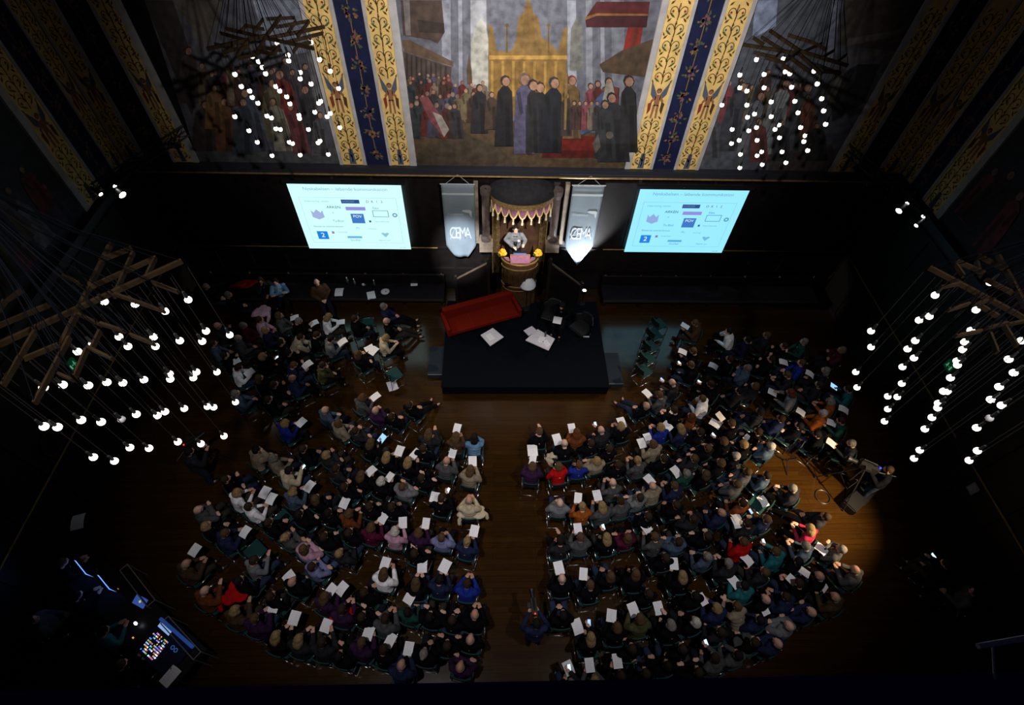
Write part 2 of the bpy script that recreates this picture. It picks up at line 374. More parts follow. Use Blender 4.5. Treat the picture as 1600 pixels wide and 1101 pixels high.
A.p([(914, 28), (932, 2), (1015, 2), (1012, 24), (931, 22)], (82, 32, 32)); A.p([(914, 28), (931, 22), (1012, 24), (1010, 42), (916, 42)], (62, 26, 32)); A.p([(914, 26), (932, 20), (1013, 21), (1013, 24), (932, 24), (914, 31)], (130, 90, 50))
A.p([(981, 42), (1004, 42), (993, 112), (966, 112)], (128, 38, 32)); A.p([(990, 42), (997, 42), (986, 112), (978, 112)], (108, 48, 36))
A.p([(936, 100), (972, 78), (1020, 60), (1012, 120), (942, 112)], (78, 62, 48))
A.p([(648, 268), (640, 205), (720, 185), (880, 190), (990, 230), (984, 268)], (82, 66, 48)); A.p([(648, 268), (652, 238), (720, 205), (780, 230), (820, 268)], (70, 60, 48))
A.p([(846, 246), (850, 226), (870, 212), (942, 212), (956, 226), (946, 246)], (108, 32, 24)); A.p([(846, 246), (848, 234), (950, 234), (946, 246)], (84, 26, 22))
rr = random.Random(3)
pal = [(92, 40, 36), (62, 58, 66), (52, 48, 52), (86, 76, 62), (70, 64, 88), (110, 96, 82), (48, 56, 60), (120, 60, 70), (66, 44, 40), (100, 88, 66)]
for row, (y0, n, x0, x1, h) in enumerate(((150, 11, 638, 705, 34), (165, 11, 640, 762, 40), (188, 10, 642, 745, 46), (212, 8, 642, 720, 52))):
    for k in range(n):
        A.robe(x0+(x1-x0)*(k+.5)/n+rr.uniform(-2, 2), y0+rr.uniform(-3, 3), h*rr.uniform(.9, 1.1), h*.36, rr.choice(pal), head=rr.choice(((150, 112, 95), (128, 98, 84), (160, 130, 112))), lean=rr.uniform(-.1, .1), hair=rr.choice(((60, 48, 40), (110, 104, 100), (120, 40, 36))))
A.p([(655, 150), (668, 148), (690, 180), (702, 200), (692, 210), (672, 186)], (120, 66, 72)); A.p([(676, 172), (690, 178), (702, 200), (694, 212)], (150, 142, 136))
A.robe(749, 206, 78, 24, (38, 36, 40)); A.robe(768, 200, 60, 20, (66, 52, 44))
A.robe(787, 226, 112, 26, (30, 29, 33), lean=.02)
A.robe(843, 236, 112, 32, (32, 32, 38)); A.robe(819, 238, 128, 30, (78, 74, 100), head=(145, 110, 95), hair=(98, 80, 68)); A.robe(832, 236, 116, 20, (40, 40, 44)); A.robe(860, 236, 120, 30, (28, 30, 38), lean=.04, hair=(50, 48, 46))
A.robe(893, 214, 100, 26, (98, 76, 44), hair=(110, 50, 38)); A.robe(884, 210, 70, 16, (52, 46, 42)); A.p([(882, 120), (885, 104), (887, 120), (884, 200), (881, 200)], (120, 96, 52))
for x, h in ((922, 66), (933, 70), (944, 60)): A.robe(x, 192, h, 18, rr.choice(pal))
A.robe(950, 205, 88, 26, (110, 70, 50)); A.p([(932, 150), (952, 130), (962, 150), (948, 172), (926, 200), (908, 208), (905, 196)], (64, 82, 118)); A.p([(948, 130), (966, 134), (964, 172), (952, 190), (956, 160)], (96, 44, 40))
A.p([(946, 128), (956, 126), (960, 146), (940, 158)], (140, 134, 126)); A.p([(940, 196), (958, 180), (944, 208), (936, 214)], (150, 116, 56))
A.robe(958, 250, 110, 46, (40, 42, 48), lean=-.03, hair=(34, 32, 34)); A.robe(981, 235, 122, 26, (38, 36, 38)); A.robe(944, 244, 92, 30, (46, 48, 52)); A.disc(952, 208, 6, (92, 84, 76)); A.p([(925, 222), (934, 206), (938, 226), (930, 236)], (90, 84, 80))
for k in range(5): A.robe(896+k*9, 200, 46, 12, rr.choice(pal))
A.done('large central mural of robed figures in a pale hall with a gilded screen')
def crowd_mural(name, label, base, place, spec, extra, K=.72):
    B = Painting(name, place, K); B.p(*base)
    for e in extra: B.p(*e)
    for a in spec: B.robe(*a[:5], **(a[5] if len(a) > 5 else {}))
    return B.done(label)
L = [(225, -5), (470, -5), (531, 262), (314, 262)]
spec = []
for k in range(15): spec.append((322+k*11+rr.uniform(-3, 3), 165+rr.uniform(-6, 8), rr.uniform(55, 75), 20, rr.choice(pal), dict(lean=rr.uniform(-.15, .1))))
spec += [(455, 215, 110, 34, (112, 44, 42), dict(lean=-.15)), (425, 215, 95, 30, (96, 88, 70)), (487, 225, 95, 28, (50, 50, 56), dict(lean=-.1)), (405, 235, 100, 30, (70, 74, 92), dict(lean=-.2)), (445, 235, 85, 28, (128, 124, 112), dict(lean=-.2)), (350, 235, 85, 34, (92, 62, 42)),
         (320, 235, 80, 34, (58, 48, 46)), (472, 238, 80, 24, (104, 56, 60), dict(lean=-.2)), (380, 240, 90, 30, (54, 60, 70)), (295, 160, 90, 30, (62, 50, 52)), (335, 200, 70, 26, (110, 80, 50)), (500, 242, 70, 24, (80, 78, 84))]
crowd_mural('mural', 'dim wall painting of a crowd behind the far chandelier on the left', (L, (78, 78, 88)), wallpx, spec,
            [([(395, 0), (470, 0), (490, 80), (420, 90)], (120, 128, 144)), ([(270, 0), (350, 0), (330, 60), (315, 80), (300, 45)], (86, 78, 72)), ([(225, 0), (270, 0), (315, 130), (300, 180)], (52, 44, 46)), ([(470, 40), (485, 40), (515, 190), (500, 190)], (100, 100, 106)), ([(300, 215), (525, 225), (531, 262), (314, 262)], (74, 76, 80))])
spec = []
for k in range(12): spec.append((1125+k*11+rr.uniform(-3, 3), 185+rr.uniform(-6, 8), rr.uniform(55, 80), 20, rr.choice(pal), dict(lean=rr.uniform(-.1, .15))))
spec += [(1135, 235, 110, 30, (62, 64, 74), dict(lean=.2)), (1165, 240, 100, 28, (96, 98, 108), dict(lean=.2)), (1200, 240, 120, 34, (122, 124, 130), dict(lean=.2)), (1235, 235, 110, 30, (74, 76, 84), dict(lean=.2)), (1262, 215, 70, 24, (110, 66, 52)), (1110, 245, 80, 26, (78, 80, 88)),
         (1275, 250, 60, 30, (46, 44, 46)), (1185, 252, 70, 26, (100, 60, 56)), (1220, 250, 66, 26, (54, 54, 60))]
crowd_mural('mural', 'dim wall painting with a stone arch behind the far chandelier on the right', ([(1182, -5), (1440, -5), (1312, 270), (1090, 266)], (80, 84, 96)), wallpx, spec,
            [([(1180, 0), (1215, 0), (1212, 40), (1175, 60)], (130, 142, 170)), ([(1300, 0), (1315, 0), (1300, 90), (1292, 90)], (120, 128, 150)), ([(1318, 0), (1440, 0), (1400, 80), (1310, 70)], (74, 66, 62)), ([(1325, 60), (1410, 45), (1405, 55), (1320, 72)], (96, 92, 90)), ([(1318, 88), (1400, 80), (1396, 88), (1316, 96)], (92, 88, 84)),
             ([(1315, 115), (1340, 100), (1375, 100), (1350, 160), (1300, 190), (1298, 160)], (44, 44, 48)), ([(1305, 110), (1320, 110), (1303, 160), (1292, 160)], (98, 90, 80)), ([(1200, 215), (1300, 225), (1312, 270), (1200, 268)], (70, 62, 62))])
def side_mural(x, sgn, y1, label):
    B = Painting('mural', lambda u, z, n: V((x+sgn*n, u, 5.08+z)), .55)
    B.p([(2, 0), (y1, 0), (y1, 4.4), (2, 4.4)], (52, 54, 64))
    B.place = lambda u, v, n: V((x+sgn*n, u, 5.08-v))
    rng = random.Random(int(x))
    for k in range(26):
        u = 3+(y1-3.4)*rng.random(); B.robe(u, -rng.uniform(.05, .8), rng.uniform(1.0, 1.7), .5, rng.choice(pal+[(120, 124, 128), (104, 100, 92), (105, 30, 38)]), lean=rng.uniform(-.12, .12))
    return B.done(label)
side_mural(XL, 1, 11.34, 'dark wall painting of pale figures on the left side wall')
side_mural(XR, -1, 11.44, 'dark wall painting of shadowy figures on the right side wall')
# ------------------------------------------------------------------ benches along the far wall
def wall_bench(x0, x1, label):
    root = empty('bench', ((x0+x1)/2, 13.2, 0)); o = root.location
    bm = BM(); box(bm, (x0-o.x, 12.72-o.y, .38), (x1-o.x, 13.6-o.y, .45)); link('seat', bm, mat('bench_seat_wood', (.010, .008, .011), .6, spec=.1, noise=.3, nscale=5), root)
    bm = BM(); box(bm, (x0-o.x, 12.70-o.y, .36), (x1-o.x, 12.72-o.y, .46)); link('edge_strip', bm, mat('paler_bench_edge', (.03, .025, .024), .5), root)  # front edge strip, paler than the seat
    bm = BM(); box(bm, (x0-o.x, 13.48-o.y, .45), (x1-o.x, 13.6-o.y, .84)); bar(bm, (x0-o.x, 13.5-o.y, .86), (x1-o.x, 13.5-o.y, .86), .025, 6); link('backrest', bm, M_WOOD, root)
    n = int((x1-x0)/1.2)
    for k in range(n+1):
        x = x0+.1+(x1-x0-.2)*k/n
        bm = BM(); box(bm, (x-.05-o.x, 12.85-o.y, 0), (x+.05-o.x, 13.5-o.y, .38)); link('bench_support', bm, M_WOOD, root)
        bm = BM(); ball(bm, (x-o.x, 13.5-o.y, .9), .04, 8, 6); link('finial', bm, M_WOODL, root)
    return tag(root, label, 'bench')
wall_bench(-9.9, -1.75, 'long dark wooden bench along the far wall under the screen left of the pulpit')
wall_bench(3.85, 11.6, 'long dark empty wooden bench along the far wall right of the pulpit')

# ------------------------------------------------------------------ stage platform and its steps
st = empty('stage_platform', (.98, 10.95, 0))
bm = BM(); box(bm, (-2.58, -1.85, 0), (2.6, 1.75, .37)); link('riser_front', bm, M_CARPET, st)
bm = BM(); box(bm, (-2.6, -1.87, .37), (2.62, 1.75, .40)); link('deck', bm, M_CARPET, st)
tag(st, 'low navy carpeted stage platform in front of the pulpit', 'stage')
for lab, x0, x1, ya, yb in (('blue grey carpeted step on the side of the stage nearest the red sofa', -2.1, -1.62, 9.7, 10.85), ('blue grey carpeted step on the armchair side of the stage', 3.6, 4.12, 9.35, 10.6)):
    s_ = empty('stage_step', ((x0+x1)/2, (ya+yb)/2, 0)); hx, hy = (x1-x0)/2, (yb-ya)/2
    bm = BM(); box(bm, (-hx, -hy, 0), (hx, hy, .18)); link('tread_box', bm, mat('step_carpet', (.012, .02, .032), .95), s_)
    bm = BM(); box(bm, (-hx, -hy-.005, .17), (hx, -hy+.02, .185)); link('nosing', bm, mat('nosing_metal', (.25, .25, .24), .4, .8), s_)
    tag(s_, lab, 'step')

# ------------------------------------------------------------------ pulpit with canopy
PX, PYC, PZ = .82, 12.62, 2.52
pul = empty('pulpit', (PX, PYC, 0))
def half_ellipse(rx, ry, z, n=20, back=.0):
    return [V((rx*math.cos(PI+PI*i/n), ry*math.sin(PI+PI*i/n)-back, z)) for i in range(n+1)]
bm = BM()
prof = [(.50, .26, .0), (.52, .28, .1), (.47, .24, .2), (.47, .24, 1.25), (.52, .3, 1.35), (.56, .34, 1.5), (.54, .33, 1.55), (.53, .33, 2.2), (.57, .36, 2.3), (.57, .37, PZ)]
rows_ = [[bm.verts.new(p) for p in half_ellipse(a, b, z)] for a, b, z in prof]
for a, b in zip(rows_, rows_[1:]):
    for i in range(len(a)-1): bm.faces.new((a[i], a[i+1], b[i+1], b[i]))
inn = [bm.verts.new(p) for p in half_ellipse(.5, .31, PZ)]; inb = [bm.verts.new(p) for p in half_ellipse(.5, .31, 1.6)]
for i in range(len(inn)-1): bm.faces.new((rows_[-1][i], rows_[-1][i+1], inn[i+1], inn[i])); bm.faces.new((inn[i], inn[i+1], inb[i+1], inb[i]))
for s in (-1, 1): box(bm, (s*.52-.05, 0, 0), (s*.52+.05, .85, 2.3))
link('pulpit_body', bm, M_WOODL, pul)
bm = BM(); box(bm, (-.47, -.3, 1.5), (.47, .95, 1.6)); link('pulpit_floor', bm, M_WOOD, pul)
for z, rx, ry, r in ((PZ, .575, .375, .03), (2.28, .575, .365, .022), (1.5, .57, .35, .025), (1.28, .52, .3, .018)):
    bm = BM(); p = half_ellipse(rx, ry, z)
    for a, b in zip(p, p[1:]): bar(bm, a, b, r, 8); 
    link('gilt_moulding', bm, M_BRASS, pul)
bm = BM()
for k in range(9):
    a = PI+PI*(k+.5)/9; bar(bm, (.545*math.cos(a), .335*math.sin(a), 1.6), (.55*math.cos(a), .34*math.sin(a), 2.24), .018, 8); ball(bm, (.55*math.cos(a), .345*math.sin(a), 1.95), (.04, .03, .12), 8, 6)
link('carved_panel', bm, M_WOODL, pul)
bm = BM(); prism(bm, [(-.3, -.30, PZ+.02), (.3, -.30, PZ+.02), (.3, -.08, PZ+.17), (-.3, -.08, PZ+.17)], (0, .01, -.03)); link('reading_desk', bm, M_PURPLE, pul)
bm = BM(); bar(bm, (-.31, -.08, PZ+.18), (.31, -.08, PZ+.18), .018, 8)
for s in (-1, 1): bar(bm, (s*.31, -.3, PZ+.03), (s*.31, -.08, PZ+.18), .008, 6)
link('gilt_edge', bm, M_BRASS, pul)
bm = BM(); p = half_ellipse(.5, .3, PZ+.015)
for i in range(20): poly(bm, [p[i], p[i+1], p[i+1]*.72+V((0, 0, (PZ+.015)*.28)), p[i]*.72+V((0, 0, (PZ+.015)*.28))])
link('velvet_ledge', bm, M_PURPLE, pul)
tag(pul, 'carved wooden pulpit with gilt rim and mauve velvet desk at the far wall', 'pulpit')
# stairs on both sides
for sg, lab, a_, b_ in ((-1, 'dark wooden stair with sloping handrail rising to the pulpit behind the red sofa', aty(763, 410, 12.62), aty(712, 436, 12.62)), (1, 'dark wooden stair with sloping handrail rising to the pulpit behind the armchairs', aty(860, 410, 12.62), aty(908, 446, 12.62))):
    r_ = empty('pulpit_stair', ((a_.x+b_.x)/2, 13.0, 0)); o = r_.location; A_, B_ = a_-o, b_-o
    bm = BM(); prism(bm, [(A_.x, A_.y, A_.z-.06), (B_.x, B_.y, B_.z-.06), (B_.x, B_.y, 0), (A_.x, A_.y, 0)], (0, .05, 0)); link('side_panel', bm, M_WOOD, r_)
    bm = BM(); bar(bm, A_, B_, .035, 8); link('handrail', bm, mat('polished_handrail', (.10, .065, .04), .35, noise=.2, nscale=5), r_)
    for e in (A_, B_):
        bm = BM(); box(bm, (e.x-.05, e.y-.05, 0), (e.x+.05, e.y+.05, e.z+.10)); ball(bm, (e.x, e.y, e.z+.14), .055, 8, 6); link('newel_post', bm, mat('newel_oak', (.012, .008, .006), .6), r_)
    n = 7
    for k in range(n):
        x0 = A_.x+(B_.x-A_.x)*k/n; x1 = A_.x+(B_.x-A_.x)*(k+1)/n; z = 1.6*(1-k/n)
        bm = BM(); box(bm, (min(x0, x1), .0-.3, max(z-.22, 0)), (max(x0, x1), .6, z)); link('tread', bm, M_WOOD, r_)
    tag(r_, lab, 'stair')
# framing on the wall behind
fr = empty('pulpit_surround', (PX, 13.62, 0))
bm = BM(); box(bm, (-.64, -.06, 1.2), (.64, .06, 4.4)); link('back_panel', bm, mat('warm_panel', (.055, .028, .016), .5, noise=.35, nscale=4), fr)
for s in (-1, 1):
    bm = BM(); box(bm, (s*.74-.1, -.12, 1.0), (s*.74+.1, .04, 4.4))
    for k in range(11): ball(bm, (s*.74, -.13, 1.3+k*.27), (.055, .02, .09), 6, 5)
    link('carved_pilaster', bm, mat('carved_dark_gilt', (.11, .07, .03), .5, .2, noise=.5, nscale=14), fr)
    bm = BM(); bar(bm, (s*.87, -.14, 1.0), (s*.87, -.14, 4.4), .02, 6); link('gilt_moulding', bm, M_BRASS, fr)
    bm = BM(); lathe(bm, [(.02, 2.55), (.17, 2.55), (.17, 2.65), (.12, 2.75), (.125, 4.2), (.17, 4.35), (.17, 4.5), (.02, 4.5)], 14, (s*1.08, -.2, 0)); link('column', bm, mat('grey_marble', (.10, .075, .07), .4, noise=.3, nscale=6), fr)
    bm = BM(); box(bm, (s*1.08-.22, -.42, 2.2), (s*1.08+.22, .04, 2.55)); link('plinth', bm, mat('plinth_stone', (.22, .17, .13), .5, noise=.3, nscale=6), fr)
    bm = BM(); box(bm, (s*1.38-.06, -.1, 2.3), (s*1.38+.07, .04, 4.6)); link('stone_strip', bm, mat('cream_stone', (.24, .2, .15), .5, noise=.3, nscale=5), fr)
tag(fr, 'carved panel with grey columns and gilt strips on the wall behind the speaker', 'panelling')
cn = empty('pulpit_canopy', (PX+.03, 13.62, 4.35))
bm = BM(); rows_ = []
for k in range(7):
    t = k/6; c_ = math.cos(t*PI/2*.96); rows_.append([bm.verts.new(p) for p in half_ellipse(1.03*c_+.01, .80*c_+.01, .42*math.sin(t*PI/2))])
for a, b in zip(rows_, rows_[1:]):
    for i in range(20): bm.faces.new((a[i], a[i+1], b[i+1], b[i]))
link('canopy_dome', bm, mat('dusty_black_top', (.016, .016, .02), .8, noise=.3, nscale=8), cn, True)
bm = BM(); p = half_ellipse(1.03, .80, 0); q = half_ellipse(.98, .76, -.22)
va = [bm.verts.new(x) for x in p]; vb = [bm.verts.new(x) for x in q]
for i in range(20): bm.faces.new((va[i], va[i+1], vb[i+1], vb[i]))
f = bm.faces.new(vb[::-1])
link('canopy_frieze', bm, mat('frieze_gilt', (.42, .28, .11), .5, .2, noise=.5, nscale=24), cn)
bm = BM(); bm2 = BM()
for k in range(11):
    a0, a1 = PI+PI*k/11, PI+PI*(k+1)/11; pts = []
    for i in range(9):
        a = a0+(a1-a0)*i/8; pts.append(V((.97*math.cos(a), .75*math.sin(a), -.24-.3*math.sin(PI*i/8)**.7)))
    top = [V((p.x, p.y, -.2)) for p in pts]
    for i in range(8): poly(bm, [top[i], top[i+1], pts[i+1], pts[i]])
    for i in range(8): bar(bm2, pts[i], pts[i+1], .022, 6)
link('scalloped_valance', bm, M_PURPLE, cn); link('gilt_braid', bm2, mat('gold_braid', (.62, .45, .2), .6), cn)
for k in range(11):
    a = PI+PI*(k+.5)/11; c_ = (.97*math.cos(a), .75*math.sin(a), -.55)
    bm = BM(); lathe(bm, [(.001, 0), (.02, -.01), (.03, -.05), (.02, -.07), (.035, -.2), (.001, -.2)], 8, c_); link('tassel', bm, mat('tassel_silk', (.6, .52, .38), .8), cn)
tag(cn, 'dark domed canopy with gilt frieze and scalloped mauve valance above the speaker', 'canopy')
# laptop and flowers on the pulpit
lp = empty('laptop', (.82, 12.66, PZ+.02))
bm = BM(); box(bm, (-.22, -.11, .0), (.22, .12, .02)); link('keyboard_base', bm, M_PLASTIC, lp)
Mx = Matrix.Translation((0, -.1, .02)) @ Matrix.Rotation(math.radians(20), 4, 'X')
bm = BM(); box(bm, (-.22, -.0, .0), (.22, .2, .015), Mx); link('lid', bm, M_PLASTIC, lp)
bm = BM(); poly(bm, [Mx @ V(p) for p in ((-.2, .01, .017), (.2, .01, .017), (.2, .15, .017), (-.2, .15, .017))]); link('screen', bm, mat('laptop_glow', (.08, .22, .85), emit=1.0), lp)
tag(lp, 'black laptop with a glowing blue screen on the pulpit desk', 'laptop')
M_FLW = mat('yellow_petals', (.75, .36, .02), .7, noise=.3, nscale=40)
for sx, lab in ((-.555, 'round bunch of yellow flowers on the pulpit rim beside the speaker holding the pointer hand'), (.565, 'round bunch of yellow flowers on the pulpit rim beside the name badge side')):
    lab = 'yellow flower bunch on the pulpit rim, the one nearer the ' + ('sofa side stair' if sx < 0 else 'armchair side stair')
    fl = empty('flower_bunch', (PX+sx, PYC-.02, PZ+.02)); rng = random.Random(5)
    bm = BM(); lathe(bm, [(.03, 0), (.06, .03), (.05, .1), (.0, .1)], 10); link('vase', bm, M_WOODL, fl)
    bm = BM()
    for k in range(26):
        d = V((rng.gauss(0, 1), rng.gauss(0, 1), rng.gauss(.3, 1))).normalized(); ball(bm, d*.1+V((0, 0, .17)), rng.uniform(.035, .05), 7, 5)
    link('blossoms', bm, M_FLW, fl)
    bm = BM()
    for k in range(10):
        a = k*.63; poly(bm, [(.03*math.cos(a), .03*math.sin(a), .08), (.16*math.cos(a+.15), .16*math.sin(a+.15), .1), (.14*math.cos(a-.1), .14*math.sin(a-.1), .14)])
    link('leaves', bm, mat('leaf_green', (.03, .08, .02), .6), fl)
    tag(fl, lab, 'flowers')

# ------------------------------------------------------------------ banners
M_BAN = mat('banner_cloth', (.17, .21, .245), .85, noise=.12, nscale=1.6); M_BANW = mat('banner_print', (.40, .44, .47), .8)
def banner(x0, x1, zt, zs, tip, label, cordx):
    yb = 13.42; root = empty('banner', ((x0+x1)/2, yb, zt)); W = x1-x0; o = root.location
    bm = BM(); nx, nz = 12, 22; g = []
    for j in range(nz+1):
        z = zt+(min(t[1] for t in tip)-zt)*j/nz; row = []
        for i in range(nx+1):
            u = i/nx; x = x0+W*u
            if z < zs:      # narrowing into the point
                k = (zs-z)/(zs-tip[0][1]); k = min(k, 1); xl = x0+(tip[0][0]-x0)*k; xr = x1+(tip[-1][0]-x1)*k; x = xl+(xr-xl)*u
            row.append(bm.verts.new((x-o.x, .02*math.sin(u*7+j*.1)*(j/nz), z-o.z)))
        g.append(row)
    for j in range(nz):
        for i in range(nx): bm.faces.new((g[j][i], g[j][i+1], g[j+1][i+1], g[j+1][i]))
    me = link('cloth', bm, M_BAN, root, True); sd = me.modifiers.new('thick', 'SOLIDIFY'); sd.thickness = .006
    bm = BM(); bar(bm, (-W/2-.03, 0, 0), (W/2+.03, 0, 0), .02, 8); link('rod', bm, mat('pale_rod', (.35, .38, .42), .5), root)
    bm = BM(); bar(bm, (-W*.38, 0, 0), (cordx, .0, .32), .007, 6); bar(bm, (W*.38, 0, 0), (cordx, .0, .32), .007, 6); link('cord', bm, MATS['pale_rod'], root)
    y = -.028
    bm = BM(); box(bm, (-W/2+.01, y, -.36), (W/2-.01, y+.004, -.29)); link('white_stripe', bm, M_BANW, root)
    bm = BM()
    pts = [(.08, -.95), (.12, -.90), (.33, -.90), (.39, -.95), (.38, -1.18), (.33, -1.1), (.31, -1.02), (.20, -1.0), (.16, -.98)]
    prism(bm, [(px_, y, pz_) for px_, pz_ in pts], (0, .004, 0)); link('swallowtail_mark', bm, M_BANW, root)
    text('lettering', 'Akademiet', .115, Matrix.Translation((-.12, y, -1.06)) @ Matrix.Rotation(PI/2, 4, 'X'), M_BANW, root)
    for ch, xx in (('C', -.235), ('E', -.085), ('M', .075), ('A', .245)):
        text('monogram', ch, .66, Matrix.Translation((xx, y, -1.82)) @ Matrix.Rotation(PI/2, 4, 'X') @ Matrix.Diagonal((.44 if ch == 'M' else .5, 1, 1, 1)), M_BANW, root)
    bm = BM(); bar(bm, (-.33, y, -2.06), (-.14, y, -1.56), .009, 6); bar(bm, (-.02, y, -1.55), (-.02, y, -2.1), .009, 6); link('monogram_stroke', bm, M_BANW, root)
    return tag(root, label, 'banner')
banner(-1.57, -.60, 4.63, 2.26, [(-1.31, 1.78), (-.88, 1.78)], 'pale hanging banner with a blunt lower end, on the sofa side of the pulpit', .02)
banner(2.33, 3.28, 4.65, 2.28, [(2.84, 1.46), (2.87, 1.46)], 'pale hanging banner with a sharp brightly lit point, on the armchair side of the pulpit', .02)

# ------------------------------------------------------------------ projection screens
def screen(x0, zt, W, bg, label):
    H = W*.75; ys = 13.55; root = empty('projection_screen', (x0+W/2, ys, zt))
    def em(name, c, k=1.0): return mat(name+'_%02x%02x%02x' % bg, tuple(v*k for v in lin(c)), emit=1.0)
    mix = lambda c, a: tuple(int(c[i]*(1-a)+bg[i]*a) for i in range(3))
    Mb = em('screen_light', bg, 1.08)
    def S(s, t, n=0.0): return V((-W/2+s*W, -.012-n, -t*H))
    bm = BM(); prism(bm, [S(0, 0), S(1, 0), S(1, 1), S(0, 1)], (0, .01, 0)); link('screen_surface', bm, Mb, root)
    bm = BM(); box(bm, (-W/2-.12, -.05, .0), (W/2+.12, .06, .1)); link('case', bm, M_PLASTIC, root)
    for sx in (-1, 1):
        bm = BM(); bar(bm, (sx*W*.42, 0, .1), (sx*W*.42, 0, 4.95-zt), .006, 5); link('hanging_wire', bm, M_BLACK, root)
    bm = BM(); box(bm, (-W/2, -.03, -H-.02), (W/2, .01, -H)); link('weight_bar', bm, M_PLASTIC, root)
    def rect(name, s0, t0, s1, t1, c, n=.002):
        bm = BM(); poly(bm, [S(s0, t1, n), S(s1, t1, n), S(s1, t0, n), S(s0, t0, n)]); link(name, bm, em('slide_ink_%02x%02x%02x' % c, c), root)
    def outline(name, s0, t0, s1, t1, c, wd=.004):
        bm = BM()
        for a, b in (((s0, t0), (s1, t0)), ((s1, t0), (s1, t1)), ((s1, t1), (s0, t1)), ((s0, t1), (s0, t0))): bar(bm, S(*a, .002), S(*b, .002), wd*W/2, 4)
        link(name, bm, em('slide_ink_%02x%02x%02x' % c, c), root)
    def tx(st_, s, t, h, c, al='CENTER', wmax=None):
        o = text('slide_text', st_, h*W, Matrix.Translation(S(s, t, .003)) @ Matrix.Rotation(PI/2, 4, 'X'), em('slide_ink_%02x%02x%02x' % c, c), root, al, .0005)
        return o
    soft = mix((60, 110, 150), .45); soft2 = mix((60, 110, 150), .3); dark = (28, 60, 110)
    tx('Nyskabelsen – løbende kommunikation', .5, .075, .047, soft)
    outline('slide_frame', .065, .195, .935, .895, mix((60, 110, 150), .6), .003)
    tx('Undervisning i skolen:', .10, .25, .026, soft, 'LEFT')
    rect('slide_bar', .435, .222, .60, .278, (42, 72, 138)); tx('NORDISK', .50, .25, .026, (110, 140, 190))
    for k in range(4): tx('DR12'[k], .672+k*.043, .25, .036, (120, 40, 90))
    tx('ARKEN', .352, .337, .040, (24, 44, 70))
    rect('slide_bar', .46, .328, .64, .38, (150, 140, 222))
    bm = BM(); c_ = mix((140, 140, 210), .35)
    poly(bm, [S(*p, .002) for p in ((.135, .38), (.155, .42), (.187, .37), (.22, .42), (.24, .38), (.245, .49), (.19, .525), (.135, .49))][::-1]); link('slide_crest', bm, em('slide_ink_%02x%02x%02x' % c_, c_), root)
    rect('slide_block', .49, .43, .61, .577, (60, 120, 200)); tx('POV', .55, .472, .042, mix((255, 255, 255), .2))
    outline('slide_box', .70, .38, .84, .475, (80, 130, 180), .006); tx('Film', .735, .345, .034, (70, 120, 170))
    bm = BM(); ringbar(bm, S(.90, .445, .002), .018*W, .006*W, 14, 'Y'); link('slide_ring', bm, em('slide_ink_%02x%02x%02x' % soft2, soft2), root)
    tx('Ta-Biol', .36, .545, .036, soft2); rect('slide_dot', .648, .53, .668, .562, (50, 100, 160)); tx('Naturvidenskab', .765, .548, .022, soft)
    tx('+', .335, .42, .04, soft); tx('Eksterne events/shows:', .115, .632, .03, soft2, 'LEFT')
    tx('Ph.', .53, .655, .034, soft); tx('forskning', .665, .662, .02, soft)
    rect('slide_block', .125, .71, .226, .84, (24, 130, 225)); tx('2', .176, .775, .075, mix((255, 255, 255), .1))
    rect('slide_dot', .268, .71, .292, .748, mix((150, 60, 120), .3)); tx('Universitet', .37, .722, .022, soft)
    rect('slide_bar', .405, .785, .545, .82, mix((60, 150, 220), .3)); tx('Studier', .478, .852, .036, soft2)
    bm = BM(); c_ = mix((80, 140, 190), .5)
    poly(bm, [S(*p, .002) for p in ((.735, .735), (.755, .722), (.775, .738), (.795, .722), (.815, .738), (.775, .80))][::-1]); link('slide_heart', bm, em('slide_ink_%02x%02x%02x' % c_, c_), root)
    tx('Hjerte Liv', .755, .85, .028, soft); tx('www.dk', .92, .972, .018, soft2)
    return tag(root, label, 'screen')
screen(-6.122, 4.511, 3.35, (206, 255, 255), 'bright pale cyan projection screen with a slide of logos, nearest the blunt banner')
screen(4.405, 4.49, 3.35, (150, 230, 255), 'bluer projection screen with a slide of logos, nearest the sharp pointed banner')

# ------------------------------------------------------------------ chandeliers
M_BULB = mat('glowing_bulb', (1, .93, .80), emit=5); M_DEAD = mat('unlit_bulb', (.55, .55, .55), .2)
M_BEAM = mat('aged_oak_beam', (.024, .0145, .0065), .6, spec=.1, noise=.35, nscale=8); M_CORD = mat('lamp_cord', (.02, .018, .017), .8, spec=.03); M_CABLE = mat('steel_cable', (.004, .005, .008), .8, spec=.02)
_bm = BM(); bmesh.ops.create_icosphere(_bm, subdivisions=2, radius=.043); ME_BULB = bpy.data.meshes.new('bulb'); _bm.to_mesh(ME_BULB); _bm.free(); ME_BULB.materials.append(M_BULB)
for p in ME_BULB.polygons: p.use_smooth = True
_bm = BM(); bar(_bm, (0, 0, .0), (0, 0, 1), .0045, 5); ME_CORD = bpy.data.meshes.new('cord'); _bm.to_mesh(ME_CORD); _bm.free(); ME_CORD.materials.append(M_CORD)
_bm = BM(); lathe(_bm, [(.0, .15), (.015, .14), (.018, .07), (.02, .05), (.02, .04)], 8); ME_SOCK = bpy.data.meshes.new('socket'); _bm.to_mesh(ME_SOCK); _bm.free(); ME_SOCK.materials.append(M_BLACK)
ZF = 9.8
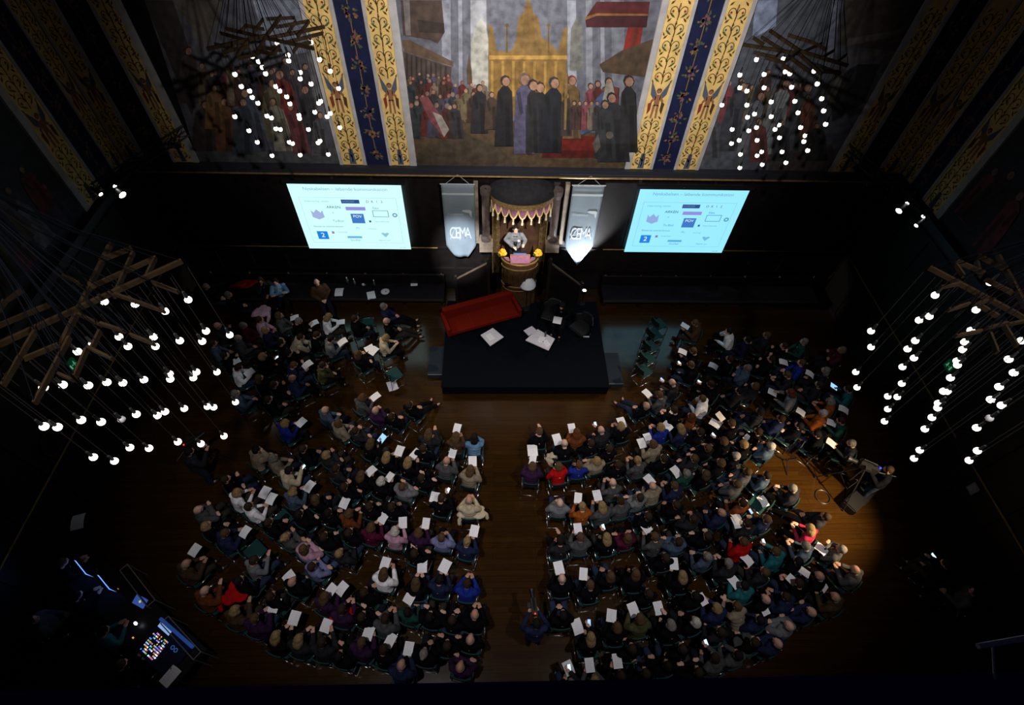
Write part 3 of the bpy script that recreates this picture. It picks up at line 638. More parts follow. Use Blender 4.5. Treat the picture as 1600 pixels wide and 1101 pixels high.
BARS_NL = [((172, 378), (92, 540)), ((58, 520), (8, 604)), ((107, 525), (52, 628)), ((286, 410), (0, 541)), ((243, 400), (138, 447)), ((208, 390), (158, 409)), ((75, 474), (-8, 508)), ((38, 456), (10, 472)),
        ((207, 392), (176, 462)), ((245, 405), (232, 432)), ((237, 439), (277, 454)), ((182, 462), (259, 489)), ((122, 489), (157, 506)), ((100, 433), (131, 446)), ((30, 561), (90, 536)), ((160, 508), (197, 520)), ((203, 521), (240, 536)), ((138, 548), (120, 590)), ((155, 515), (140, 545)), ((140, 545), (178, 563)), ((90, 582), (112, 592)), ((12, 470), (-6, 498))]
BARS_NR = [((1454, 416), (1590, 488)), ((1493, 410), (1535, 429)), ((1541, 434), (1583, 455)), ((1527, 402), (1567, 423)), ((1471, 447), (1503, 441)), ((1479, 487), (1511, 477)), ((1523, 473), (1555, 466)), ((1531, 481), (1557, 497)), ((1495, 523), (1535, 515)), ((1539, 515), (1569, 507)), ((1577, 505), (1640, 492)),
        ((1491, 416), (1503, 434)), ((1527, 406), (1535, 430)), ((1553, 394), (1600, 482)), ((1571, 507), (1591, 539)), ((1543, 523), (1555, 553)), ((1590, 488), (1660, 530)), ((1600, 482), (1640, 560)), ((1583, 455), (1640, 485))]
BARS_FL = [((353, 43), (417, 58)), ((417, 58), (440, 27)), ((417, 58), (507, 40)), ((417, 58), (402, 85)), ((417, 58), (490, 74)), ((417, 58), (324, 79)), ((444, 65), (504, 50)), ((345, 54), (385, 65)), ((335, 67), (362, 74)), ((348, 84), (390, 75)), ((371, 89), (402, 83)), ((402, 82), (429, 87)), ((408, 72), (440, 77)), ((417, 32), (462, 30)),
        ((448, 52), (462, 31)), ((431, 45), (484, 35)), ((384, 38), (412, 44)), ((398, 52), (412, 32)), ((457, 80), (466, 68)), ((430, 86), (437, 74)), ((375, 48), (384, 38)), ((465, 60), (484, 35)), ((365, 70), (348, 84)), ((390, 64), (371, 89)), ((462, 69), (486, 64))]
BARS_FR = [((1162, 68), (1249, 82)), ((1202, 50), (1249, 82)), ((1249, 82), (1285, 66)), ((1249, 82), (1224, 100)), ((1249, 82), (1285, 114)), ((1249, 82), (1324, 105)), ((1190, 56), (1227, 79)), ((1176, 61), (1192, 72)), ((1178, 80), (1212, 88)), ((1194, 92), (1224, 100)), ((1224, 100), (1239, 110)), ((1235, 94), (1265, 114)), ((1284, 89), (1304, 77)),
        ((1308, 98), (1321, 88)), ((1277, 100), (1314, 114)), ((1230, 57), (1270, 69)), ((1265, 82), (1304, 94)), ((1285, 114), (1311, 115)), ((1212, 88), (1224, 76)), ((1270, 69), (1290, 80))]
def pxr(p): return atz(p[0], p[1], ZF)
def chandelier(cx, cy, bars, bulbs, dead, label):
    hub = V((cx, cy, ZF+1.75)); root = empty('chandelier', hub)
    for k, (a, b) in enumerate(bars):
        dz = V((0, 0, (.025 if k % 2 else -.02))); a, b = pxr(a)-hub+dz, pxr(b)-hub+dz; d = (b-a).normalized(); s_ = V((-d.y, d.x, 0))*(.018 if (b-a).length > .8 else .012); h = V((0, 0, .028))
        bm = BM(); prism(bm, [a-s_-h, a+s_-h, a+s_+h, a-s_+h], b-a); link('beam', bm, M_BEAM, root)
        if 1:
            for e in (a, b):
                if e.xy.length < .3: continue
                bm = BM(); m_ = e*.5+V((0, 0, -.18)); bar(bm, V((0, 0, 0)), m_*.9, .0045, 5); bar(bm, m_*.9, e, .0045, 5); link('cable', bm, M_CABLE, root)
    bm = BM(); lathe(bm, [(0, .25), (.05, .25), (.09, .05), (.09, -.05), (0, -.1)], 12); bar(bm, (0, 0, .2), (0, 0, 2.6), .02, 6); link('hub', bm, mat('hub_paint', (.02, .05, .12), .5), root)
    R = 1.2
    for k, (px, py) in enumerate(list(bulbs)+list(dead)):
        d = ray(px, py); ts = []
        for axis, c in ((d.x, cx), (d.y, cy)):
            lo, hi = sorted(((c-R)/axis, (c+R)/axis)) if abs(axis) > 1e-3 else (0, 99); ts.append((lo, hi))
        ts.append(((ZF-.12-14)/d.z, (ZF-3.6-14)/d.z))
        lo, hi = max(t[0] for t in ts), min(t[1] for t in ts)
        t = (lo*.55+hi*.45) if hi > lo else max(min((lo+hi)/2, ts[2][1]), ts[2][0])
        p = EYE+d*t-hub
        o = bpy.data.objects.new('bulb', ME_BULB); COL.objects.link(o); o.parent = root; o.location = p
        if k >= len(bulbs): o.material_slots[0].link = 'OBJECT'; o.material_slots[0].material = M_DEAD
        c = bpy.data.objects.new('cord', ME_CORD); COL.objects.link(c); c.parent = o; c.location = (0, 0, .12); c.scale = (1, 1, max(.02, -1.75-p.z-.12))
        s = bpy.data.objects.new('socket', ME_SOCK); COL.objects.link(s); s.parent = o
    return tag(root, label, 'chandelier', 'beam chandeliers with hanging bulbs')
NL = [(294, 468), (258, 486), (211, 475), (163, 471), (322, 517), (359, 523), (186, 526), (240, 526), (200, 541), (243, 541), (281, 532), (316, 533), (121, 549), (145, 537), (68, 605), (98, 601), (138, 602), (167, 597), (192, 598), (225, 593), (265, 584), (266, 592),
      (307, 581), (302, 590), (339, 581), (69, 666), (90, 667), (127, 656), (158, 659), (213, 647), (246, 649), (258, 643), (288, 638), (324, 635), (334, 636), (368, 628), (146, 714), (179, 720), (203, 699), (233, 700), (278, 690), (314, 693), (350, 681)]
NR = [(1461, 461), (1452, 494), (1436, 500), (1361, 517), (1361, 542), (1430, 532), (1418, 545), (1428, 559), (1410, 573), (1337, 581), (1409, 599), (1339, 605), (1387, 619), (1402, 620), (1387, 639), (1382, 658), (1507, 534), (1504, 546), (1495, 564), (1496, 570), (1485, 590),
      (1474, 611), (1480, 611), (1466, 630), (1465, 637), (1456, 652), (1445, 670), (1437, 703), (1428, 716), (1596, 532), (1576, 561), (1584, 582), (1561, 604), (1548, 624), (1565, 633), (1526, 668), (1527, 704), (1514, 719), (1547, 441), (1525, 484), (1517, 516)]
FL = [(433, 67), (486, 66), (450, 86), (451, 95), (404, 96), (410, 105), (415, 115), (499, 93), (516, 111), (469, 113), (469, 123), (486, 131), (431, 135), (437, 142), (448, 151), (453, 162), (529, 138), (501, 158), (498, 161), (403, 161), (492, 175), (467, 180), (468, 185),
      (511, 182), (516, 177), (417, 181), (424, 184), (431, 201), (438, 202), (482, 202), (531, 199), (402, 222), (452, 222), (457, 224), (500, 220), (497, 223), (425, 243), (469, 242), (513, 241), (394, 88), (367, 116), (377, 135), (390, 142), (394, 152), (367, 182), (389, 204)]
FR = [(1182, 93), (1156, 117), (1194, 116), (1156, 137), (1167, 142), (1194, 137), (1128, 164), (1167, 164), (1179, 178), (1168, 183), (1144, 202), (1170, 204), (1182, 199), (1155, 219), (1143, 224), (1183, 219), (1157, 241), (1183, 243), (1190, 237), (1156, 262), (1191, 257), (1224, 92),
      (1227, 112), (1234, 115), (1272, 111), (1237, 136), (1277, 131), (1205, 159), (1242, 158), (1284, 154), (1247, 176), (1287, 173), (1205, 182), (1217, 195), (1211, 202), (1251, 199), (1290, 194), (1218, 215), (1258, 212), (1256, 221), (1222, 237), (1262, 235), (1228, 254)]
c1 = atz(118, 492, ZF); c2 = atz(417, 58, ZF); c3 = atz(1586, 492, ZF); c4 = atz(1249, 82, ZF)
chandelier(c1.x, c1.y, BARS_NL, NL, [(190, 655)], 'near chandelier of crossed beams and hanging bulbs over the left side of the audience')
chandelier(c2.x, c2.y, BARS_FL, FL, [], 'far chandelier of crossed beams and bulbs hanging before the left wall painting')
chandelier(c3.x, c3.y, BARS_NR, NR, [(1546, 653)], 'near chandelier of crossed beams and hanging bulbs over the right side of the audience')
chandelier(c4.x, c4.y, BARS_FR, FR, [], 'far chandelier of crossed beams and bulbs hanging before the right wall painting')

# ------------------------------------------------------------------ corner trusses with stage lamps
M_LENS = mat('lit_lens', (1, .96, .9), emit=22); M_LENSOFF = mat('dark_lens', (.05, .06, .08), .1)
def truss(a, b, label):
    a, b = V(a), V(b); c = (a+b)/2; root = empty('lighting_truss', c); a, b = a-c, b-c; d = (b-a).normalized(); up = V((0, 0, .22)); sd = V((-d.y, d.x, 0))*.13
    for nm, e in (('top_chord', up), ('bottom_chord', sd), ('bottom_chord', -sd)):
        bm = BM(); bar(bm, a+e, b+e, .022, 8); link(nm, bm, M_BLACK, root)
    n = 8; bm = BM()
    for k in range(n):
        p, q = a+(b-a)*k/n, a+(b-a)*(k+1)/n; bar(bm, p+up, q+sd, .01, 5); bar(bm, p+up, q-sd, .01, 5); bar(bm, p+sd, q-sd, .01, 5)
    link('lacing', bm, M_BLACK, root)
    bm = BM()
    for e in (a*.8, b*.8): bar(bm, e+up, e+V((0, 0, 4)), .008, 5)
    link('hanging_wire', bm, M_BLACK, root)
    return tag(root, label, 'truss')
def lamp(p, target, lit, label, r=.1, line=None):
    root = empty('stage_lamp', p); q = (V(target)-V(p)).to_track_quat('-Z', 'Y').to_matrix()
    bm = BM(); lathe(bm, [(0, .3), (r*.6, .3), (r*.75, .22), (r, .0), (r*1.02, -.02), (r*.92, -.02), (r*.9, .0)], 14); bmesh.ops.transform(bm, matrix=q.to_4x4(), verts=bm.verts); link('housing', bm, M_BLACK, root)
    bm = BM(); lathe(bm, [(0, .0), (r*.9, .0)], 14); bmesh.ops.transform(bm, matrix=q.to_4x4(), verts=bm.verts); link('lens', bm, M_LENS if lit else M_LENSOFF, root)
    bm = BM(); s_ = q @ V((r*1.15, 0, .12))
    for e in (s_, (q @ V((-r*1.15, 0, .12)))): bar(bm, e, V((0, 0, .3)), .008, 5)
    bar(bm, (0, 0, .28), (0, 0, .36), .02, 6)
    a, b = line; d = b-a; q_ = V(p); k_ = max(0, min(1, (q_-a).dot(d)/d.length_squared)); bar(bm, (0, 0, .34), a+d*k_-q_, .014, 6); link('yoke', bm, M_BLACK, root)
    return tag(root, label, 'lamp')
TL = (aty(292, 208, 13.15), atx(150, 300, -9.95)); TR = (aty(1322, 238, 13.15), atx(1448, 340, 11.5))
truss(*TL, 'black lighting truss across the left corner')
truss(*TR, 'black lighting truss across the right corner')
def on_truss(px, py, z): return atz(px, py, z)
for px, py, z, lit, lab in ((157, 303, 5.75, 1, 'small lit stage lamp at the wall end of the left corner truss'), (179, 290, 5.75, 1, 'small lit stage lamp above the big one on the left corner truss'), (191, 304, 5.55, 1, 'biggest brightest stage lamp under the left corner truss'),
                            (235, 252, 5.7, 0, 'unlit black stage lamp halfway along the left corner truss'), (262, 240, 5.7, 0, 'unlit black stage lamp before the left corner pilaster'), (210, 268, 5.7, 0, 'unlit black stage lamp next to the lit ones on the left corner truss'), (281, 228, 5.75, 0, 'unlit black stage lamp at the mural end of the left corner truss')):
    lamp(on_truss(px, py, z), (1.0, 5.0, 1.5) if lit else (.8, 12.8, 3), lit, lab, .10 if py == 304 else .055, TL)
for px, py, z, lit, lab in ((1405, 329, 5.6, 1, 'biggest brightest stage lamp under the right corner truss'), (1418, 317, 5.75, 1, 'small lit stage lamp above the big one on the right corner truss'), (1443, 338, 5.75, 1, 'small lit stage lamp at the wall end of the right corner truss'), (1432, 352, 5.6, 1, 'dim lowest lit stage lamp under the right corner truss'),
                            (1355, 289, 5.6, 0, 'unlit stage lamp hanging low in the middle of the right corner truss'), (1384, 308, 5.6, 0, 'unlit stage lamp beside the lit ones on the right corner truss'), (1335, 262, 5.7, 0, 'unlit black stage lamp at the mural end of the right corner truss'), (1362, 268, 5.75, 0, 'unlit black stage lamp before the right corner pilaster')):
    lamp(on_truss(px, py, z), (1.0, 5.0, 1.5) if lit else (.8, 12.8, 3), lit, lab, .09 if py == 329 else .055, TR)

# ------------------------------------------------------------------ side wall pieces
for x, px, py, lab, sg in ((XL, 111, 569, 'small green lit exit sign on the dark left side wall', 1), (XR, 1485, 571, 'small green lit exit sign on the dark right side wall', -1)):
    p = atx(px, py, x); r_ = empty('exit_sign', p)
    bm = BM(); box(bm, (min(0, sg*.05), -.13, -.13), (max(0, sg*.05), .13, .13)); link('housing', bm, mat('sign_green', (.0, .02, .007), emit=1.0), r_)
    f = sg*.055
    bm = BM()
    def T(pts): poly(bm, [(f, y*.6, z*.8) for y, z in pts])
    T([(-.19, -.08), (-.19, .08), (-.12, .08), (-.12, -.08)]); T([(.02, .0), (.05, .05), (.11, .05), (.08, -.01)]); T([(.06, .06), (.1, .06), (.1, .09), (.06, .09)]); T([(.03, -.08), (.05, 0), (.08, -.01), (.06, -.08)]); T([(.08, 0), (.14, -.05), (.12, -.07), (.07, -.02)])
    T([(-.08, -.01), (-.04, .02), (-.04, .01), (.0, .01), (.0, -.02), (-.04, -.02), (-.04, -.03)]); link('pictogram', bm, mat('sign_white', (.08, .3, .16), emit=1.0), r_)
    tag(r_, lab, 'sign')
for x, px, py, R_, lab, sg in ((XL, 82, 690, .32, 'large faint gilt ring on the left side wall panelling', 1), (XL, 104, 645, .26, 'smaller faint gilt ring beside the larger one on the left side wall', 1), (XR, 1510, 692, .3, 'faint gilt ring on the right side wall panelling', -1)):
    p = atx(px, py, x+sg*.06); r_ = empty('wall_medallion', p)
    bm = BM(); ringbar(bm, (0, 0, 0), R_, .018, 28, 'X'); link('gilt_ring', bm, mat('dim_gilt', (.06, .032, .008), .5, .4), r_)
    bm = BM(); bar(bm, (-.05*sg, 0, 0), (0, 0, 0), R_*.9, 24); link('roundel', bm, M_WOOD, r_)
    tag(r_, lab, 'medallion')

# ------------------------------------------------------------------ furniture on the stage
STZ = .40
sofaA, sofaB = atz(703, 521, STZ+.42), atz(813, 490, STZ+.42)
ang = math.atan2(sofaB.y-sofaA.y, sofaB.x-sofaA.x); Ls = (sofaB-sofaA).length
so = empty('sofa', ((sofaA.x+sofaB.x)/2-math.sin(ang)*.42, (sofaA.y+sofaB.y)/2+math.cos(ang)*.42, STZ), ang)
def rbox(lo, hi, r=.03):
    bm = BM(); box(bm, lo, hi); bmesh.ops.bevel(bm, geom=bm.edges[:], offset=r, segments=3, affect='EDGES', profile=.5); return bm
h = Ls/2
link('seat', rbox((-h, -.42, .26), (h, .25, .42), .04), M_REDSOFA, so); link('backrest', rbox((-h, .22, .24), (h, .42, .82), .05), M_REDSOFA, so)
for s in (-1, 1):
    link('arm', rbox((s*h-.06, -.42, .24), (s*h+.06, .40, .60), .035), M_REDSOFA, so)
bm = BM()
for x in (-h*.33, h*.33): box(bm, (x-.006, -.415, .415), (x+.006, .22, .426))
link('seat_seam', bm, mat('red_seam', (.16, .012, .006), .9), so)
for x in (-h+.12, -h*.3, h*.3, h-.12):
    for y in (-.36, .33):
        bm = BM(); bar(bm, (x, y, 0), (x, y, .26), .018, 8); link('leg', bm, M_CHROME, so)
tag(so, 'red upholstered three seat sofa with steel legs on the stage', 'sofa')
def quad_table(name, pts, z, label, papers):
    P = [atz(x, y, z) for x, y in pts]; c = sum(P, V((0, 0, 0)))/4; r_ = empty(name, (c.x, c.y, STZ)); Q = [V((p.x-c.x, p.y-c.y, z-STZ)) for p in P]
    bm = BM(); prism(bm, Q, (0, 0, -.03)); link('table_top', bm, mat('white_laminate', (.62, .60, .68), .6), r_)
    for q in Q:
        bm = BM(); e = q*.86; bar(bm, (e.x, e.y, 0), (e.x, e.y, z-STZ-.03), .014, 8); link('leg', bm, M_CHROME, r_)
    tag(r_, label, 'table'); return c
quad_table('coffee_table', [(751, 523), (766, 540), (787, 526), (770, 512)], STZ+.48, 'small square white table in front of the red sofa', 0)
quad_table('coffee_table', [(821, 531), (857, 547), (867, 529), (840, 514)], STZ+.48, 'larger white low table near the dark armchairs', 0)
quad_table('coffee_table', [(818, 516), (826, 524), (840, 517), (831, 509)], STZ+.44, 'small white table tucked partly under the larger white table', 0)
def sheet_mesh(wd=.24, ln=.32, bend=.03, fold=False):
    bm = BM(); n = 4; g = []
    for j in range(n+1):
        y = -ln/2+ln*j/n; z = bend*(1-(2*j/n-1)**2)*.6+(.0)
        g.append([bm.verts.new((-wd/2, y, z)), bm.verts.new((0, y, z-(.02 if fold else 0))), bm.verts.new((wd/2, y, z))])
    fs = []
    for j in range(n):
        for i in range(2): fs.append(bm.faces.new((g[j][i], g[j][i+1], g[j+1][i+1], g[j+1][i])))
    r = bmesh.ops.extrude_face_region(bm, geom=fs)
    for v in r['geom']:
        if isinstance(v, bmesh.types.BMVert): v.co.z -= .004
    bmesh.ops.recalc_face_normals(bm, faces=bm.faces[:])
    for k in range(6):
        y = ln*.36-k*ln*.13; zz = bend*(1-(2*y/ln)**2)*.6+.0015
        poly(bm, [(-wd*.38, y, zz), (wd*(.1+.25*((k*37) % 5)/5), y, zz), (wd*(.1+.25*((k*37) % 5)/5), y-.006, zz), (-wd*.38, y-.006, zz)], 1)
    me = bpy.data.meshes.new('paper_sheet'); bm.to_mesh(me); bm.free(); me.materials.append(M_PAPER); me.materials.append(mat('faint_print', (.60, .60, .65), .8)); return me
ME_SHEETS = [sheet_mesh(), sheet_mesh(.24, .33, .06), sheet_mesh(.25, .31, .02, True), sheet_mesh(.21, .30, .0)]
def put_sheet(p, rz, tilt, label, k=0, sc=1.0, group=None, name='paper_sheet', m=None):
    o = bpy.data.objects.new(name, ME_SHEETS[k % 4]); COL.objects.link(o); o.location = p; o.rotation_euler = Euler((tilt, 0, rz)); o.scale = (sc, sc, 1)
    if m is not None: o.material_slots[0].link = 'OBJECT'; o.material_slots[0].material = m
    return tag(o, label, 'paper', group)
zt = STZ+.486
put_sheet(atz(766, 526, zt), .6, 0, 'printed sheet on the small square table before the red sofa', 3, .9)
put_sheet(atz(846, 530, zt), -.4, 0, 'printed sheet lying in the middle of the larger white stage table', 3, .9)
put_sheet(atz(854, 536, zt), .5, 0, 'printed sheet at the armchair end of the larger white stage table', 3, .8)
bm = BM(); lathe(bm, [(0, 0), (.032, 0), (.03, .16), (.012, .2), (.012, .24), (0, .24)], 12); b_ = link('water_bottle', bm, M_GLASS); b_.location = atz(852, 525, zt); tag(b_, 'dark water bottle standing on the larger white stage table', 'bottle')
def armchair(p, rz, label):
    r_ = empty('armchair', (p.x, p.y, STZ), rz)
    bm = BM(); box(bm, (-.3, -.28, .36), (.3, .3, .46)); bmesh.ops.bevel(bm, geom=bm.edges[:], offset=.04, segments=3, affect='EDGES'); link('seat', bm, mat('black_leather', (.009, .009, .011), .45), r_)
    bm = BM(); n = 14; rows_ = []
    for z, R_ in ((.4, .33), (.6, .36), (.82, .38), (.86, .36), (.82, .33), (.44, .3)):
        rows_.append([bm.verts.new((R_*math.cos(PI*1.08+(PI*.84)*i/n), R_*math.sin(PI*1.08+(PI*.84)*i/n)*.95, z-(0 if 3 < i < n-3 else .12*(1 if z > .5 else 0)))) for i in range(n+1)])
    for a, b in zip(rows_, rows_[1:]):
        for i in range(n): bm.faces.new((a[i], a[i+1], b[i+1], b[i]))
    link('backrest', bm, MATS['black_leather'], r_, True)
    for x, y in ((-.25, -.25), (.25, -.25), (-.25, .25), (.25, .25)):
        bm = BM(); bar(bm, (x, y, 0), (x, y, .38), .014, 8); link('leg', bm, M_CHROME, r_)
    return tag(r_, label, 'armchair')
ac1 = atz(862, 490, STZ+.45); ac2 = atz(908, 510, STZ+.45)
armchair(ac1, 2.75, 'black armchair on the stage with a reader in it, behind the larger white table')
armchair(ac2, 2.3, 'empty black armchair at the outer edge of the stage')
bm = BM(); box(bm, (-.1, -.025, 0), (.1, .025, .012)); b_ = link('remote_control', bm, mat('pale_plastic', (.5, .5, .5), .4)); b_.location = atz(916, 526, STZ+.012); tag(b_, 'slim pale object lying by the empty black armchair on the stage', 'remote control')
fl = empty('floor_lamp', atz(825, 437, 1.75)*1); fl.location.z = STZ; lz = 1.45
bm = BM(); lathe(bm, [(.06, .0+lz), (.09, -.01+lz), (.2, -.14+lz), (.27, -.30+lz), (.275, -.34+lz), (.255, -.34+lz), (.19, -.15+lz), (.06, -.02+lz)], 22); link('lamp_shade', bm, mat('opal_shade', (.8, .84, .9), .5), fl, True)
bm = BM(); bar(bm, (0, 0, .02), (0, 0, lz-.02), .012, 8); link('pole', bm, M_CHROME, fl)
bm = BM(); lathe(bm, [(0, .03), (.14, .03), (.16, 0), (0, 0)], 18); link('base', bm, M_BLACK, fl)
tag(fl, 'white bell shaded floor lamp standing before the pulpit', 'floor lamp')
for p, lab, e in ((V((3.08, 12.6, STZ)), 'small floor uplight under the sharp pointed banner, lit', 1),):
    r_ = empty('floor_uplight', p)
    bm = BM(); lathe(bm, [(0, 0), (.12, 0), (.12, .03), (.02, .05), (.02, .5), (.0, .5)], 12); link('stand', bm, M_BLACK, r_)
    bm = BM(); lathe(bm, [(.03, .5), (.07, .52), (.085, .68), (.07, .68), (.05, .55), (0, .54)], 12); link('housing', bm, M_BLACK, r_)
    bm = BM(); lathe(bm, [(.0, .665), (.06, .66)], 12); ball(bm, (0, 0, .655), (.06, .06, .03), 10, 6); link('lens', bm, M_LENS, r_)
    tag(r_, lab, 'lamp')
# things lying on the bench by the wall
BZ = .456
for px, py, rz, k, lab in ((530, 456, .05, 1, 'big white sheet on the wall bench nearest the leaning person'), (580, 461, .3, 0, 'white sheet on the front edge of the wall bench beside the plate'), (647, 441, .1, 3, 'greyish sheet at the back of the wall bench nearest the pulpit')):
    put_sheet(atz(px, py, BZ), rz, 0, lab, k, 1.15)
r_ = empty('plate', atz(602, 456, BZ)); bm = BM(); lathe(bm, [(0, .0), (.09, .0), (.15, .025), (.15, .03), (.085, .01), (0, .01)], 22); link('dish', bm, mat('white_china', (.65, .65, .7), .3), r_, True)
bm = BM(); ball(bm, (.02, .01, .02), (.03, .025, .015), 8, 6); link('leftover', bm, mat('crumb_brown', (.2, .1, .05), .8), r_); tag(r_, 'round white plate on the wall bench', 'plate')
for px, py, lab in ((544, 443, 'clear bottle on the wall bench behind the big white sheet'), (555, 445, 'clear bottle on the wall bench, middle one of three'), (586, 447, 'clear bottle on the wall bench behind the plate, last of three')):
    r_ = empty('water_bottle', atz(px, py, BZ)); bm = BM(); lathe(bm, [(0, 0), (.035, 0), (.037, .18), (.014, .25), (.014, .29), (0, .29)], 12); link('body', bm, mat('pale_bottle', (.10, .13, .14), .15), r_, True)
    bm = BM(); lathe(bm, [(.017, .27), (.017, .31), (0, .31)], 10); link('cap', bm, M_PAPER, r_); tag(r_, lab, 'bottle', 'bottles on the wall bench')
r_ = empty('cup', atz(568, 446, BZ)); bm = BM(); lathe(bm, [(0, 0), (.03, 0), (.05, .07), (.045, .07), (.028, .01), (0, .01)], 14); link('bowl', bm, mat('white_china', (.65, .65, .7), .3), r_, True); bm = BM(); ringbar(bm, (.055, 0, .04), .02, .005, 10, 'Y'); link('handle', bm, MATS['white_china'], r_); tag(r_, 'small white cup on the wall bench between the bottles', 'cup')
# ------------------------------------------------------------------ people: a few poses grown as closed skins, shared by everyone
def remesh(name, bm, voxel, smooth=4):
    me = bpy.data.meshes.new(name); bm.to_mesh(me); bm.free()
    o = bpy.data.objects.new(name, me); COL.objects.link(o)
    r = o.modifiers.new('r', 'REMESH'); r.mode = 'VOXEL'; r.voxel_size = voxel; r.use_smooth_shade = True
    s = o.modifiers.new('s', 'SMOOTH'); s.factor = .5; s.iterations = smooth
    dg = bpy.context.evaluated_depsgraph_get(); out = bpy.data.meshes.new_from_object(o.evaluated_get(dg)); out.name = name
    bpy.data.objects.remove(o); bpy.data.meshes.remove(me)
    for p in out.polygons: p.use_smooth = True
    out.materials.clear(); out.materials.append(None); return out
def chain(bm, pts, rads, seg=12):
    for (a, b, ra, rb) in zip(pts, pts[1:], rads, rads[1:]): bar(bm, a, b, ra, seg, rb)
    for p, r in zip(pts, rads): ball(bm, p, r, 12, 8)
def SK(L=0, tilt=.1, arms=None, legs='sit', turn=0.0, z=.57): return dict(L=L, tilt=tilt, arms=arms, legs=legs, turn=turn, z=z)
sym = lambda e, h: [(V((s*e[0], e[1], e[2])), V((s*h[0], h[1], h[2]))) for s in (1, -1)]
POSES = {
 'R': SK(.12, .42, sym((.26, .10, .80), (.10, .37, .80))),
 'L': SK(0, .10, sym((.27, .04, .78), (.07, .30, .66))),
 'C': SK(-.04, .06, [(V((.27, .14, .80)), V((-.10, .24, .88))), (V((-.27, .14, .80)), V((.12, .22, .84)))]),
 'F': SK(.55, .05, sym((.18, .40, .66), (.04, .56, .74))),
 'P': SK(.14, .42, [(V((.26, .14, .82)), V((.07, .42, .93))), (V((-.27, .06, .78)), V((-.07, .32, .67)))]),
 'H': SK(.22, .12, [(V((.20, .30, .80)), V((.05, .27, 1.06))), (V((-.27, .10, .78)), V((-.05, .34, .67)))]),
 'B': SK(-.16, .02, sym((.28, -.02, .78), (.08, .24, .68)), 'out'),
 'X': SK(-.02, .08, [(V((.28, .05, .80)), V((.12, .30, .74))), (V((-.27, .05, .78)), V((0, .33, .70)))], 'cross'),
 'S': SK(.02, .15, sym((.27, .0, 1.12), (.24, .12, .92)), 'stand', z=.93),
 'O': SK(.10, .20, sym((.28, .14, 1.16), (.11, .40, 1.30)), 'stand', z=.93),
 'K': SK(.10, -.12, [(V((.30, .03, 1.15)), V((.07, .30, 1.10))), (V((-.31, .06, 1.16)), V((-.26, .30, 1.20)))], 'stand', z=.93),
}
HEADC, HEADR, PM = {}, {}, {}
